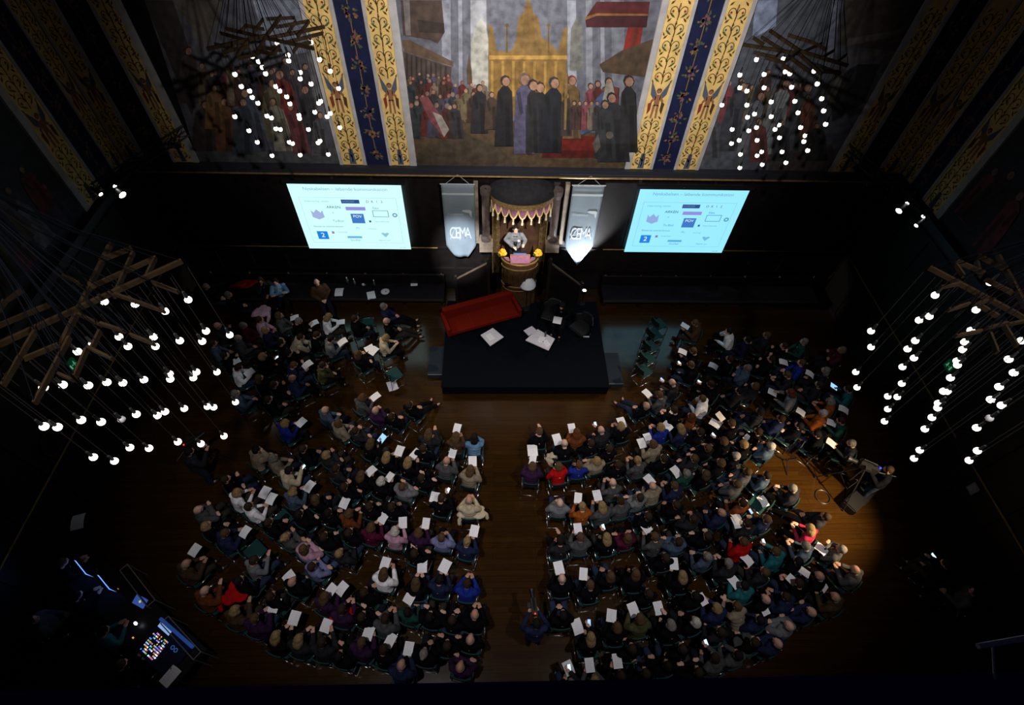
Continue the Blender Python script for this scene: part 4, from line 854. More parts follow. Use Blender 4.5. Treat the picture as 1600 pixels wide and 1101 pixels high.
def build_pose(k):
    P = POSES[k]; L = P['L']; pel = V((0, 0, P['z']))
    def T(h, x=0, dy=0): return pel+V((x, math.sin(L)*h+dy*math.cos(L), math.cos(L)*h-dy*math.sin(L)))
    RL = Matrix.Rotation(-L, 3, 'X'); hr = Matrix.Rotation(-(L*.5+P['tilt']), 3, 'X')
    nb = T(.49); hc = nb+hr @ V((0, .04, .185)); HEADC[k] = hc; HEADR[k] = -(L*.5+P['tilt'])
    Hm = lambda v: hc+hr @ V(v)
    if P['legs'] == 'sit': legs = [[V((s*.09, .02, pel.z-.02)), V((s*.14, .45, .50)), V((s*.135, .47, .10)), V((s*.15, .62, .045))] for s in (1, -1)]
    elif P['legs'] == 'out': legs = [[V((s*.09, .02, pel.z-.02)), V((s*.12, .46, .46)), V((s*.11, .84, .11)), V((s*.15, .94, .14))] for s in (1, -1)]
    elif P['legs'] == 'cross': legs = [[V((.09, .02, pel.z-.02)), V((.02, .46, .60)), V((-.16, .62, .30)), V((-.2, .75, .26))], [V((-.09, .02, pel.z-.02)), V((-.11, .45, .49)), V((-.09, .47, .10)), V((-.1, .62, .045))]]
    else: legs = [[V((s*.09, .0, pel.z-.04)), V((s*.11, .03, .5)), V((s*.12, -.01, .09)), V((s*.14, .14, .045))] for s in (1, -1)]
    sh = [T(.42, .18), T(.42, -.18)]
    # skin
    bm = BM()
    chain(bm, [T(.0), T(.18), T(.34)], [.12, .115, .13]); ball(bm, T(.36), (.17, .10, .11), M=RL); ball(bm, T(.02), (.16, .12, .11))
    chain(bm, [T(.44), nb, Hm((0, -.02, -.08))], [.07, .058, .055])
    ball(bm, Hm((0, -.008, .02)), (.079, .099, .098), 16, 12, hr); ball(bm, Hm((0, .03, -.05)), (.06, .07, .065), 14, 10, hr); ball(bm, Hm((0, .06, -.085)), (.032, .03, .025), 10, 8, hr)
    chain(bm, [Hm((0, .088, .02)), Hm((0, .112, -.022))], [.011, .017], 8)
    ball(bm, Hm((0, .088, .032)), (.05, .02, .012), 10, 6, hr)
    for s in (1, -1): ball(bm, Hm((s*.082, -.005, -.012)), (.014, .022, .032), 8, 6, hr)
    ball(bm, Hm((0, .093, -.058)), (.025, .012, .010), 8, 6, hr)
    for (e, h), s_, s in zip(P['arms'], sh, (1, -1)):
        chain(bm, [s_, e, h], [.052, .04, .027])
        d = (h-e).normalized(); side = d.cross(V((0, 0, 1))).normalized(); nrm = side.cross(d).normalized()
        Bm = Matrix((side, d, nrm)).transposed(); pc = h+d*.05
        ball(bm, pc, (.042, .055, .019), 12, 8, Bm)
        for i, ln in enumerate((.058, .07, .066, .05)):
            b0 = pc+d*.045+side*(.030-.02*i); m1 = b0+d*ln*.55-nrm*.006; chain(bm, [b0-d*.02, m1, m1+d*ln*.4-nrm*.022], [.0105, .0098, .0085], 8)
        inward = side if (pc.x*side.x < 0) else -side
        t0 = h+d*.025+inward*.03; chain(bm, [t0, t0+d*.035+inward*.022, t0+d*.062+inward*.018-nrm*.01], [.013, .011, .0095], 8)
    for l in legs: chain(bm, l[:3], [.085, .06, .04]); chain(bm, [l[2], l[3]], [.042, .03])
    PM[k, 'body'] = remesh('person', bm, .0115, 3)
    # jacket (slim / bulky)
    for nm, g in (('slim', 0.0), ('bulky', .022)):
        bm = BM()
        for h_, rx, ry in ((.00, .185, .15), (.10, .178, .148), (.2, .18, .14), (.3, .195, .138), (.38, .19, .125)): ball(bm, T(h_, 0, .0), (rx+g, ry+g, .11), 18, 10, RL)
        ball(bm, T(.425), (.185+g*.6, .10+g*.6, .055), 16, 8, RL); chain(bm, [T(.43), T(.485)], [.10+g*.5, .075+g*.6])
        for (e, h), s_ in zip(P['arms'], sh): chain(bm, [s_, (s_+e)/2, e, h-(h-e).normalized()*.015], [.078+g*.7, .068+g*.7, .06+g*.6, .043+g*.5])
        PM[k, nm] = remesh('jacket', bm, .016, 4)
    bm = BM(); ball(bm, pel, (.185, .155, .12))
    for l in legs:
        a = l[2]; chain(bm, [l[0], (l[0]+l[1])/2, l[1], (l[1]+a)/2, a], [.105, .096, .078, .068, .062])
    PM[k, 'trousers'] = remesh('trousers', bm, .016, 4)
    for i, l in enumerate(legs):
        a, t = l[2], l[3]; d = (t-a); d.z = 0 if P['legs'] != 'out' else d.z; d = d.normalized(); bm = BM()
        c0 = a+V((0, 0, -.03)); chain(bm, [c0-d*.03, c0+d*.08+V((0, 0, -.008)), c0+d*.17+V((0, 0, -.015))], [.05, .046, .036]); PM[k, 'shoe%d' % i] = remesh('shoe', bm, .014, 2)
for k in POSES: build_pose(k)
def hair_mesh(st):
    bm = BM()
    if st == 'n':    # fringe of hair round a bald crown
        for i in range(13):
            a = PI*.92+PI*1.16*i/12-.0; ball(bm, (.083*math.cos(a), .098*math.sin(a)-.008, -.018), (.018, .018, .04), 8, 6)
    else:
        ball(bm, (0, -.022, .028), (.093, .107, .104), 18, 12); ball(bm, (0, -.045, -.02), (.088, .082, .09), 16, 10)
        if st == 'l': ball(bm, (0, -.085, -.11), (.105, .055, .13), 14, 10); [ball(bm, (s*.082, -.03, -.08), (.032, .06, .12), 10, 8) for s in (1, -1)]
        if st == 'u': ball(bm, (0, -.055, -.03), (.108, .09, .11), 16, 10); [ball(bm, (s*.088, .005, -.05), (.03, .05, .07), 10, 8) for s in (1, -1)]
        if st == 'k': ball(bm, (0, -.12, .06), (.048, .045, .045), 12, 8)
    return remesh('hair', bm, .013, 3)
HM = {s: hair_mesh(s) for s in 'nsluk'}
HAIRC = dict(k=((.010, .008, .008), 'black haired'), d=((.028, .017, .011), 'dark haired'), b=((.075, .044, .022), 'brown haired'), y=((.22, .15, .07), 'blond'), g=((.17, .155, .14), 'grey haired'), w=((.42, .39, .36), 'white haired'), o=((.09, .03, .012), 'auburn'), n=((.15, .13, .11), 'bald'))
TOPC = dict(black=(.004, .004, .006), charcoal=(.017, .017, .021), grey=(.06, .06, .066), silver=(.14, .148, .165), navy=(.014, .02, .055), blue=(.012, .025, .22), sky=(.11, .22, .36), slate=(.05, .075, .12), darkred=(.10, .004, .003), white=(.78, .78, .84), cream=(.42, .36, .26), beige=(.22, .18, .13),
            brown=(.055, .032, .018), olive=(.06, .06, .028), red=(.36, .006, .006), crimson=(.30, .02, .055), maroon=(.075, .008, .028), plum=(.03, .012, .04), lilac=(.16, .17, .33), pink=(.42, .24, .33), orange=(.26, .065, .012), rust=(.12, .035, .012), teal=(.015, .11, .13), green=(.012, .05, .04))
for h_, (c, _) in HAIRC.items(): mat('hair_'+h_, c, .75, noise=.35, nscale=26, spec=.08)
for t_, c in TOPC.items(): mat('cloth_'+t_, c, .9, noise=.22, nscale=9, spec=.03)
SKINS = [mat('skin_%d' % i, c, .55, noise=.08, nscale=12) for i, c in enumerate(((.54, .30, .22), (.60, .36, .27), (.46, .24, .165)))]
TROUS = [mat('trouser_%d' % i, c,   .9, noise=.15, nscale=9, spec=.03) for i, c in enumerate(((.007, .007, .009), (.012, .013, .02), (.02, .03, .06), (.03, .026, .022)))]
M_JEANS = mat('blue_denim', (.035, .06, .13), .85, noise=.2, nscale=12); M_SHOE = mat('black_shoe', (.008, .008, .008), .4)
def child(name, me, m, parent, loc=None, rot=None):
    o = bpy.data.objects.new(name, me); COL.objects.link(o); o.parent = parent
    if loc is not None: o.location = loc
    if rot is not None: o.rotation_euler = rot
    o.material_slots[0].link = 'OBJECT'; o.material_slots[0].material = m; return o
rnd = random.Random(11)
def person(head, hair, top, pose, rz, base_z=0.0, bulky=False, trousers=None, skin=None, size=1.0):
    """head: world point the head centre should be at (x, y); returns the person with body, hair and clothes"""
    hc = HEADC[pose]; c, s = math.cos(rz), math.sin(rz)
    loc = V((head.x-(hc.x*c-hc.y*s)*size, head.y-(hc.x*s+hc.y*c)*size, base_z))
    o = bpy.data.objects.new('person', PM[pose, 'body']); COL.objects.link(o); o.location = loc; o.rotation_euler = (0, 0, rz); o.scale = (size,)*3
    o.material_slots[0].link = 'OBJECT'; o.material_slots[0].material = SKINS[rnd.randrange(3)] if skin is None else SKINS[skin]
    st = hair[1] if hair[0] != 'n' else 'n'
    child('hair', HM[st], MATS['hair_'+hair[0]], o, hc, (HEADR[pose], 0, 0))
    child('jacket', PM[pose, 'bulky' if bulky else 'slim'], MATS['cloth_'+top], o)
    child('trousers', PM[pose, 'trousers'], trousers or TROUS[rnd.randrange(4)], o)
    for i in (0, 1): child('shoe', PM[pose, 'shoe%d' % i], M_SHOE, o)
    return o
def head_at(px, py, pose, base_z=0.0): return atz(px, py, base_z+HEADC[pose].z)

# chairs: green upholstery on a bent chrome tube frame
bm = BM(); box(bm, (-.22, -.2, .425), (.22, .22, .465)); bmesh.ops.bevel(bm, geom=bm.edges[:], offset=.015, segments=2, affect='EDGES'); ME_SEAT = bpy.data.meshes.new('seat'); bm.to_mesh(ME_SEAT); bm.free()
bm = BM(); rows_ = []
for z, b in ((.58, .0), (.64, .01), (.74, .015), (.80, .0)):
    for dy in (0, .025): rows_.append([bm.verts.new((-.19+.38*i/8, -.235-.03*(1-((i-4)/4)**2)-b*.5+dy, z)) for i in range(9)])
for q in range(3):
    for dy, fl in ((0, 1), (1, 0)):
        a, b = rows_[q*2+dy], rows_[q*2+2+dy]
        for i in range(8): bm.faces.new((a[i], a[i+1], b[i+1], b[i]) if fl else (a[i+1], a[i], b[i], b[i+1]))
for i in range(8): bm.faces.new((rows_[0][i+1], rows_[0][i], rows_[1][i], rows_[1][i+1])); bm.faces.new((rows_[6][i], rows_[6][i+1], rows_[7][i+1], rows_[7][i]))
ME_BACK = bpy.data.meshes.new('backrest'); bm.to_mesh(ME_BACK); bm.free()
bm = BM()
for s in (-1, 1): chain(bm, [V((s*.21, -.25, .76)), V((s*.225, -.22, .44)), V((s*.225, .20, .44)), V((s*.225, .22, .40)), V((s*.225, .23, .012)), V((s*.225, -.24, .012)), V((s*.225, -.22, .40))], [.011]*7, 6)
bar(bm, (-.225, .18, .42), (.225, .18, .42), .01, 6); bar(bm, (-.225, -.16, .42), (.225, -.16, .42), .01, 6); bar(bm, (-.225, -.24, .012), (.225, -.24, .012), .01, 6)
ME_FRAME = bpy.data.meshes.new('chair_frame'); bm.to_mesh(ME_FRAME); bm.free()
M_REAR = mat('dark_shell_back', (.006, .008, .009), .7)
for me, m in ((ME_SEAT, M_TEAL), (ME_BACK, M_TEAL), (ME_FRAME, M_CHROME)):
    me.materials.append(m)
    if me is ME_BACK:
        me.materials.append(M_REAR)
        for p in me.polygons: p.material_index = 1 if p.normal.y < -.3 else 0
    for p in me.polygons: p.use_smooth = me is ME_FRAME
CHAIR0 = bpy.data.objects.new('chair', ME_FRAME)
def chair(loc, rz, label, group='green chairs in the audience', m=None):
    o = bpy.data.objects.new('chair', ME_FRAME); COL.objects.link(o); o.location = loc; o.rotation_euler = (0, 0, rz)
    for n, me in (('seat', ME_SEAT), ('backrest', ME_BACK)):
        c = bpy.data.objects.new(n, me); COL.objects.link(c); c.parent = o
        if m: c.material_slots[0].link = 'OBJECT'; c.material_slots[0].material = m
    return tag(o, label, 'chair', group)

# ------------------------------------------------------------------ the audience, each head placed where it sits
# head x, head y, hair, top, pose [, b = bulky coat, j = jeans, number = extra turn]
AUD = '''
382 508 gs maroon L b;404 500 ds pink L b;436 492 bu grey L;467 501 gs black P;415 515 yu navy L;340 508 ns charcoal C b;372 527 ns grey L b;333 536 ds slate L;411 556 yu black P;474 526 ds cream F b
373 574 ds white R;405 590 bl black L;368 614 gs slate X b;458 570 bs navy R;455 588 ns navy L b;446 660 yu blue R;430 600 ds black C;420 622 ds black L;500 525 ds black R
600 478 gs navy B b;604 501 ns black B;514 494 yl white R;555 497 ds black L b;509 527 ks silver R;604 527 yu cream R;560 552 bl black C b;505 570 ds olive H;440 535 ds black L;452 552 ks black C
567 620 bu grey R;508 640 ns slate L b;587 640 ns plum C b;529 660 bu beige L b;612 650 ds black B;640 632 ds black B;474 700 ds black L;556 672 ds charcoal C
401 702 ks beige H b;427 714 gu beige L b;353 748 ds black C;371 768 yu white R;389 790 ds white L;452 734 ks cream P b;458 766 yu slate R;491 780 bl black L;310 796 ns grey C b;322 820 yu black L;540 758 ds black C
510 709 yu charcoal C b;580 690 bl black P;605 711 yl black R;641 717 yl black R;563 742 bl black R;596 750 wu black R;629 759 bs silver C b;525 731 ds charcoal L;545 800 bu rust R;612 790 ds black L
670 676 bl charcoal P b;713 680 bl brown R;741 682 kl sky H;698 719 ns grey R b;735 732 bl beige R b;690 777 ds black P;733 781 ns cream R b;660 700 ds black L;659 745 ds black C;575 790 ds black L
617 828 wu pink R;654 831 bu plum R;690 838 bs lilac L b;730 845 yk navy R;650 908 bl black R;687 904 ks navy R;730 910 ds blue R b;600 893 bl white R b;648 862 ds black C
352 832 bs navy R b;291 880 ns brown R b;396 876 ds silver P;447 838 yk grey C;476 855 bl pink C b;531 862 ys charcoal B b;470 800 ks black C b;580 822 bu maroon R;456 908 ns black L b;485 886 ds lilac C j;420 815 ds black L;505 838 ds black L b;545 832 ds black C;516 800 ks black L
320 922 ns rust P b;368 952 yu brown P b;375 904 ks black L;400 962 bs plum R b;433 992 yl black R b;467 997 yl charcoal R b;517 936 bl plum R;535 945 ds plum R b;607 962 ds grey R b;505 1003 ds charcoal P b;562 1005 bs plum R b;425 930 ds black L;566 930 ds black L;578 962 ds black C
733 965 ns black R b;635 960 ks green L j;666 962 ks black C b;720 1003 ns black L;634 1027 ns navy R b;672 1016 gk black L b;719 1030 ns plum C;700 968 ds black L;690 1010 ds black C;600 1015 ds black R;540 1015 ks black C b
1086 504 bs brown R b;1139 517 ks white H b;1083 548 bs black R;1079 569 bs black P b;1050 597 ns charcoal P;1198 523 bs charcoal L b;1256 533 gs green L;1252 566 bs blue L;1315 546 yu maroon C;1168 574 gs slate C b;1290 578 gl charcoal L;1230 585 bs charcoal R
1225 540 ds black C;1110 600 ds black P b;1155 610 ks charcoal L b;1205 560 ds black C b;1140 560 ds black L;1280 600 ds charcoal L;1168 530 ds navy L
843 673 bs black P;882 692 ns black R;903 676 ol rust R b;939 671 ns charcoal P b;970 664 yu black R;832 727 bu plum R b;873 727 bu red H;905 725 bs blue L;933 718 yu beige C b;996 718 yk grey R;966 725 ds black L;922 690 ds black C;950 700 ds black L
1030 616 bs grey R;1010 633 ns black B;1097 622 bs white H b;1080 650 ol rust L;1063 667 yl navy R;1032 666 yu blue R;1022 695 bu beige R b;1143 660 bs black R;1132 688 bu black P;1110 702 bs black C b;1053 640 ds black R;1095 675 ds black C
1180 602 bu charcoal C b;1235 612 ol silver P b;1297 626 gu orange R;1290 646 ws orange L b;1325 607 ds teal P;1330 692 gs charcoal R;1202 693 ws slate C b;1187 676 ds black L;1250 665 ks black C b;1270 675 ks black P b;1225 655 ds navy L b;1310 655 ds green R;1158 697 yu black R;1155 712 ws black L
1075 738 gs green L;1054 757 bs navy R;1013 764 ns beige H b;991 776 ds silver C;1128 800 ns navy L b;1085 716 bs charcoal C;1168 735 bs grey C b;1122 715 bu black L;1100 738 bl black L;1238 762 gs charcoal R b;1195 810 bs navy L;1155 752 bs grey C b;1060 790 ds black L;1085 812 ds charcoal C b;1035 712 ds black L;1190 740 ds slate L;1160 785 ds rust L
1265 825 yl crimson R;1290 806 ds charcoal B b;875 785 ns silver L b;910 790 yk orange R;943 788 yl grey R b;980 775 ds grey P b;877 843 ks charcoal P;905 838 bs grey R b;948 838 yl black P;981 838 bl maroon C;963 762 ns grey R;1010 800 ds black L
878 903 ns black R b;922 912 bs black R;954 898 bl black L;997 900 bl black H b;1022 834 bs grey R;1068 900 yl black R;1162 845 bs red H b;1130 876 gs charcoal R b;1113 870 gs slate L;1060 845 ds slate C b;1040 870 ds black L;1100 830 ds black C;1170 815 ds charcoal R
1220 866 bs teal P b;1195 892 bs charcoal L;1258 852 gs slate R;1332 884 ns grey R b;1318 862 gs grey C;1245 900 ds black R;1285 905 ns black R;1300 925 ns brown R b;1268 955 ns navy C;1225 930 ds navy R b;1195 935 ns black L;1160 930 ks teal R b;1240 880 ks black L
1049 976 gu black P;1087 970 wu black L;1123 950 yu navy R b;1155 935 bs beige F;1233 977 ns silver C b;1211 1003 ns navy C b;1120 1028 ds grey P b;1150 1010 ks grey L b;923 994 yl black P;972 990 bu black R;1000 965 bu olive R b;1185 970 ks navy L b;1065 1010 ds black L;1095 1045 ds black C
893 1068 gs charcoal P b;929 1062 yu grey R b;970 1055 ds black R;1010 1040 ds black L;985 1008 ds black L;1035 1040 ks black C;880 960 ks black L;1010 920 ds black L;1090 930 ks black L b;1130 985 ds charcoal L;1175 1000 ds black L
'''
SHEETS = '''
458 493 0;355 571 1;385 585 2;475 660 2;482 567 1;532 505 0;535 535 1;585 545 0;572 537 3;495 503 1;590 619 0;411 762 0;430 780 1;490 760 1;629 702 0;647 704 3;580 736 1;607 745 3;543 785 2
712 664 0;709 703 3;737 716 0;664 782 2;632 815 0;668 815 3;745 825 0;663 875 1;696 879 2;594 880 0;388 835 1;293 850 2;605 805 1;450 892 0;437 942 0;466 957 2;510 926 0;541 921 1;503 972 2;572 990 0;607 1005 3;631 933 0;640 1009 0
1073 508 3;1068 548 0;1115 580 1;892 668 0;980 660 1;833 716 3;865 686 1;1008 613 0;1041 665 0;1018 681 1;1001 695 0;1053 643 2;1127 644 3;1112 665 0;1226 562 0;1270 588 1;1203 611 2;1248 645 0;1318 640 1;1310 663 0;1295 691 2
1058 745 1;1022 747 0;1165 685 0;903 775 3;936 768 0;905 825 0;873 885 0;910 895 3;1010 820 2;1053 877 0;1168 875 1;1155 822 2;1151 917 0;1024 943 0;1095 938 3;1290 870 1;1260 897 3;1250 915 0;1288 910 1;955 962 2;990 955 0;890 980 1;891 1040 1;923 1037 3;968 1031 3;1153 810 1;1188 950 3
'''
PHONES = '476 726;690 764;597 690 t;424 563;1048 571;1038 595;920 650;1122 688;1170 797;1186 853;935 823;915 972;891 1050;1110 1005;1325 604 t;1108 592'
SPEAK = V((.85, 12.4, 0))
PEOPLE = []   # (object, px, py, description)
def parse(s): return [e.split() for ln in s.strip().split('\n') for e in ln.split(';') if e.strip()]
entries = []
for e in parse(AUD):
    x, y, h, t, p = int(e[0]), int(e[1]), e[2], e[3], e[4]; entries.append((x, y, h, t, p, 'b' in e[5:], 'j' in e[5:]))
# the dark rest of each row: seats between the ones that catch the light
LEFTP = [(762, 668), (640, 640), (560, 632), (450, 680), (385, 720), (350, 770), (330, 800), (300, 850), (300, 900), (360, 960), (430, 1010), (520, 1030), (620, 1038), (745, 1038)]
RIGHTP = [(828, 665), (960, 655), (1050, 590), (1060, 510), (1110, 495), (1220, 515), (1330, 560), (1335, 690), (1290, 690), (1200, 690), (1150, 770), (1240, 790), (1345, 850), (1325, 890), (1255, 975), (1150, 1030), (880, 1050), (832, 900)]
SIDEP = [(345, 500), (400, 480), (500, 480), (640, 490), (640, 560), (590, 590), (450, 605), (345, 590)]
def inside(p, P):
    r = False
    for (x1, y1), (x2, y2) in zip(P, P[1:]+P[:1]):
        if (y1 > p[1]) != (y2 > p[1]) and p[0] < (x2-x1)*(p[1]-y1)/(y2-y1)+x1: r = not r
    return r
def to_px(p):
    d = V(p)-EYE; z = d.dot(_F); return (800+FPX*d.dot(CR)/z, 550.5-FPX*d.dot(CU)/z)
taken = [head_at(e[0], e[1], e[4]) for e in entries]
fr_ = random.Random(4)
for i in range(13):
    R = 17.6+i*1.06
    n = int(R*1.1/.6)
    for k in range(-n, n+1):
        a = k*.6/R; p = V((.6+R*math.sin(a), 25-R*math.cos(a), 1.25)); p.x += fr_.uniform(-.05, .05)
        q = to_px(p)
        if not (inside(q, LEFTP) or inside(q, RIGHTP) or inside(q, SIDEP)): continue
        if min((p-t).xy.length for t in taken) < .60: continue
        taken.append(p); entries.append((q[0], q[1], fr_.choice(('ks', 'ds', 'ds', 'dl', 'ku', 'bs')), fr_.choice(('black', 'black', 'charcoal', 'navy')), fr_.choice('LCRLX'), fr_.random() < .4, False))
TOPW = dict(silver='light grey', slate='slate blue', sky='light blue', lilac='lilac', charcoal='charcoal', plum='dark purple', cream='cream', rust='rust red', green='dark green')
POSEW = dict(R='reading', L='hands in lap', C='arms folded', F='leaning forward', P='one hand raised', H='hand at chin', B='legs stretched out', X='legs crossed')
LEN = dict(s='short', l='long', u='bobbed', k='pinned up')
POS = [head_at(e[0], e[1], e[4]) for e in entries]
for it in range(30):      # nobody sits in anyone's lap
    for i in range(len(POS)):
        for k in range(i):
            d = (POS[i]-POS[k]).xy; L = d.length
            if 1e-6 < L < .50:
                d = d/L*(.50-L)*.5; POS[i] += V((d.x, d.y, 0)); POS[k] -= V((d.x, d.y, 0))
recs = []
for (x, y, h, t, p, b, j), hp in zip(entries, POS):
    blk = 'stage side' if (hp.x < -2.2 and hp.y > 8.9) else ('left block' if hp.x < .6 else 'right block')
    if hp.x > 4 and hp.y > 9.0: blk = 'right wall'
    R = (V((.6, 25, 0))-V((hp.x, hp.y, 0))).length
    row = int((R-16.9)/1.06)+1 if 'block' in blk else int((12.4-hp.y)/1.0)+1
    recs.append(dict(x=x, y=y, h=h, t=t, p=p, b=b, j=j, hp=hp, blk=blk, row=max(1, row)))
from collections import defaultdict
grp = defaultdict(list)
for r in recs: grp[r['blk'], r['row']].append(r)
for key, g in grp.items():
    g.sort(key=lambda r: abs(r['hp'].x-.6))
    for i, r in enumerate(g): r['seat'] = i+1
for r in recs:
    t = TOPW.get(r['t'], r['t']); hw = HAIRC[r['h'][0]][1]
    r['who'] = '%s person in %s %s' % (hw, t, 'coat' if r['b'] else 'top')
    r['pos'] = '%s row %d, %s seat from the aisle' % (r['blk'], r['row'], ORD[min(r['seat'], 30)])
    hp = r['hp']; d = SPEAK-hp; rz = math.atan2(d.y, d.x)-PI/2; rz = rz*.85+rnd.uniform(-.14, .14)
    o = person(hp, r['h'], r['t'], r['p'], rz, 0.0, r['b'], M_JEANS if r['j'] else None)
    tag(o, '%s, %s' % (r['who'], r['pos']), 'person', 'seated audience'); r['o'] = o; r['rz'] = rz
    chair(V((o.location.x, o.location.y, 0))+Matrix.Rotation(rz, 3, 'Z') @ V((0, .085, 0)), rz, 'chair of %s, %s' % (r['who'], r['pos'].replace('seat from the aisle', 'from aisle')))
def nearest(px, py):
    q = atz(px, py, .9); best = None
    for r in recs:
        f = Matrix.Rotation(r['rz'], 3, 'Z') @ V((0, .38, 0)); c = V((r['o'].location.x, r['o'].location.y, 0))+f
        d = (c-V((q.x, q.y, 0))).length
        if best is None or d < best[0]: best = (d, r)
    return best[1]
used = defaultdict(int)
NTH = ['', 'second ', 'third ', 'fourth ']
def owner_label(kind, r, key):
    used[key, r['o'].name] += 1; n = used[key, r['o'].name]
    return '%s%s before %s, %s' % (NTH[n-1], kind, r['who'].replace(' person', '').replace(' haired', '-haired'), r['pos'].replace(' seat from the aisle', ' from aisle'))
sr = random.Random(9)
for e in parse(SHEETS):
    x, y, k = int(e[0]), int(e[1]), int(e[2]); r = nearest(x, y); q = atz(x, y, .90)
    hq = r['o'].matrix_basis @ V((0, .47, .86)); dq = (V((hq.x, hq.y, 0))-V((q.x, q.y, 0))).length
    if dq < .6: q = q.lerp(hq, .45)
    put_sheet(q, r['rz']+sr.uniform(-.3, .3), .16+sr.uniform(-.1, .14), owner_label('white sheet', r, 's'), k, sr.uniform(.84, .98), 'white programme sheets held by the audience')
bm = BM(); box(bm, (-.036, -.072, -.008), (.036, .072, 0)); bmesh.ops.bevel(bm, geom=bm.edges[:], offset=.004, segments=2, affect='EDGES'); ME_PH = bpy.data.meshes.new('phone'); bm.to_mesh(ME_PH); bm.free(); ME_PH.materials.append(M_PLASTIC)
bm = BM(); poly(bm, [(-.034, -.068, .001), (.034, -.068, .001), (.034, .068, .001), (-.034, .068, .001)]); ME_PHS = bpy.data.meshes.new('phone_screen'); bm.to_mesh(ME_PHS); bm.free(); ME_PHS.materials.append(mat('phone_glow', (.55, .85, 1.0), emit=1.6))
M_TAB = mat('tablet_glow', (.30, .62, 1.0), emit=1.2); M_PHB = mat('phone_glow_blue', (.35, .55, 1.0), emit=1.3)
for k, e in enumerate(PHONES.split(';')):
    e = e.split(); x, y = int(e[0]), int(e[1]); r = nearest(x, y); tab = len(e) > 2; q = atz(x, y, .95)
    hq = r['o'].matrix_basis @ (V((.055, .50, .97)) if r['p'] == 'P' else V((.02, .42, .84)))
    if (hq-q).length < .9: q = hq
    o = bpy.data.objects.new('tablet' if tab else 'phone', ME_PH); COL.objects.link(o); o.location = q; o.rotation_euler = Euler((.35, 0, r['rz']+sr.uniform(-.3, .3))); 
    if tab: o.scale = (2.6, 1.75, 1)
    s = bpy.data.objects.new('screen', ME_PHS); COL.objects.link(s); s.parent = o
    if tab or k % 3 == 2: s.material_slots[0].link = 'OBJECT'; s.material_slots[0].material = M_TAB if tab else M_PHB
    tag(o, owner_label('glowing tablet' if tab else 'glowing phone', r, 'p'), 'tablet' if tab else 'phone', None if tab else 'lit phones in the audience')

# ------------------------------------------------------------------ empty chairs and coats
M_BLUEC = M_TEAL
EMPTY = [(1030, 505, 'topmost empty blue lit chair of the row beside the stage'), (1023, 521, 'second empty blue lit chair from the wall in the row beside the stage'), (1017, 540, 'middle empty chair of the row of five beside the stage'), (1012, 559, 'fourth empty chair from the wall in the row beside the stage'), (1006, 578, 'last empty chair of the row beside the stage, nearest the audience')]
for x, y, lab in EMPTY:
    q = atz(x, y, .5); chair(V((q.x, q.y, 0)), math.atan2(-(q.x-.9), 1.2)+.25, lab, 'five empty chairs in a row beside the stage')
for x, y, lab in ((573, 503, 'empty blue lit chair between seated people left of the stage'), (615, 583, 'empty dark teal chair with white papers beside it left of the stage'), (397, 860, 'empty green chair left of the person in light grey top'), (585, 948, 'empty green chair amid the lower left audience'),
                  (440, 811, 'empty green chair behind the person in white top'), (1135, 768, 'empty green chair amid the right audience near the lamplit floor patch'), (1186, 786, 'empty green chair with a white sheet near the lamplit floor patch'), (528, 858, 'green chair half hidden by the blond person in charcoal coat')):
    q = atz(x, y, .5); chair(V((q.x, q.y, 0)), math.atan2(12.4-q.y, .85-q.x)-PI/2, lab)
put_sheet(atz(613, 602, .04), .4, 0, 'crumpled white sheet on the floor beside the empty teal chair left of the stage', 2, 1.2)
put_sheet(atz(1192, 783, .5), .3, 0, 'white sheet lying on the empty green chair near the lamplit floor patch', 1, .9)
put_sheet(atz(832, 703, .87), .05, 0, 'pale sheet hung on a chair back at the aisle end of the front right row', 2, 1.1)
def coat(x, y, z, rz, sx, sy, m, label):
    bm = BM(); rng = random.Random(x)
    for k in range(7): ball(bm, (rng.uniform(-.5, .5)*sx, rng.uniform(-.5, .5)*sy, rng.uniform(-.05, .05)), (sx*.33, sy*.42, .05), 12, 8)
    for s in (-1, 1): chain(bm, [V((s*sx*.5, .0, .0)), V((s*sx*.7, -sy*.3, -.05)), V((s*sx*.72, -sy*.6, -.12))], [.07, .055, .05])
    me = remesh('coat', bm, .016, 5); o = bpy.data.objects.new('coat', me); COL.objects.link(o); o.location = atz(x, y, z); o.rotation_euler = (0, 0, rz); o.material_slots[0].link = 'OBJECT'; o.material_slots[0].material = MATS['cloth_'+m]; return tag(o, label, 'coat')
coat(365, 925, .78, .5, .5, .34, 'red', 'bright red coat draped over a chair at the lower left edge of the audience')
coat(537, 962, .78, .1, .45, .2, 'red', 'red coat hanging behind the person in dark purple coat')
coat(385, 442, .55, .35, .9, .25, 'darkred', 'dark red garment spread on the wall bench in the left corner')
coat(411, 487, .84, -.4, .42, .36, 'pink', 'pinkish grey shawl over the shoulders near the left wall')
coat(738, 803, .75, .2, .5, .22, 'cream', 'cream scarf hanging behind the bald person in cream coat beside the aisle')
coat(860, 714, .80, 1.0, .2, .2, 'cream', 'cream scarf on the lap side of the person in red')
coat(1162, 1005, .8, .3, .35, .35, 'grey', 'grey coat on a seat at the lower right of the audience')

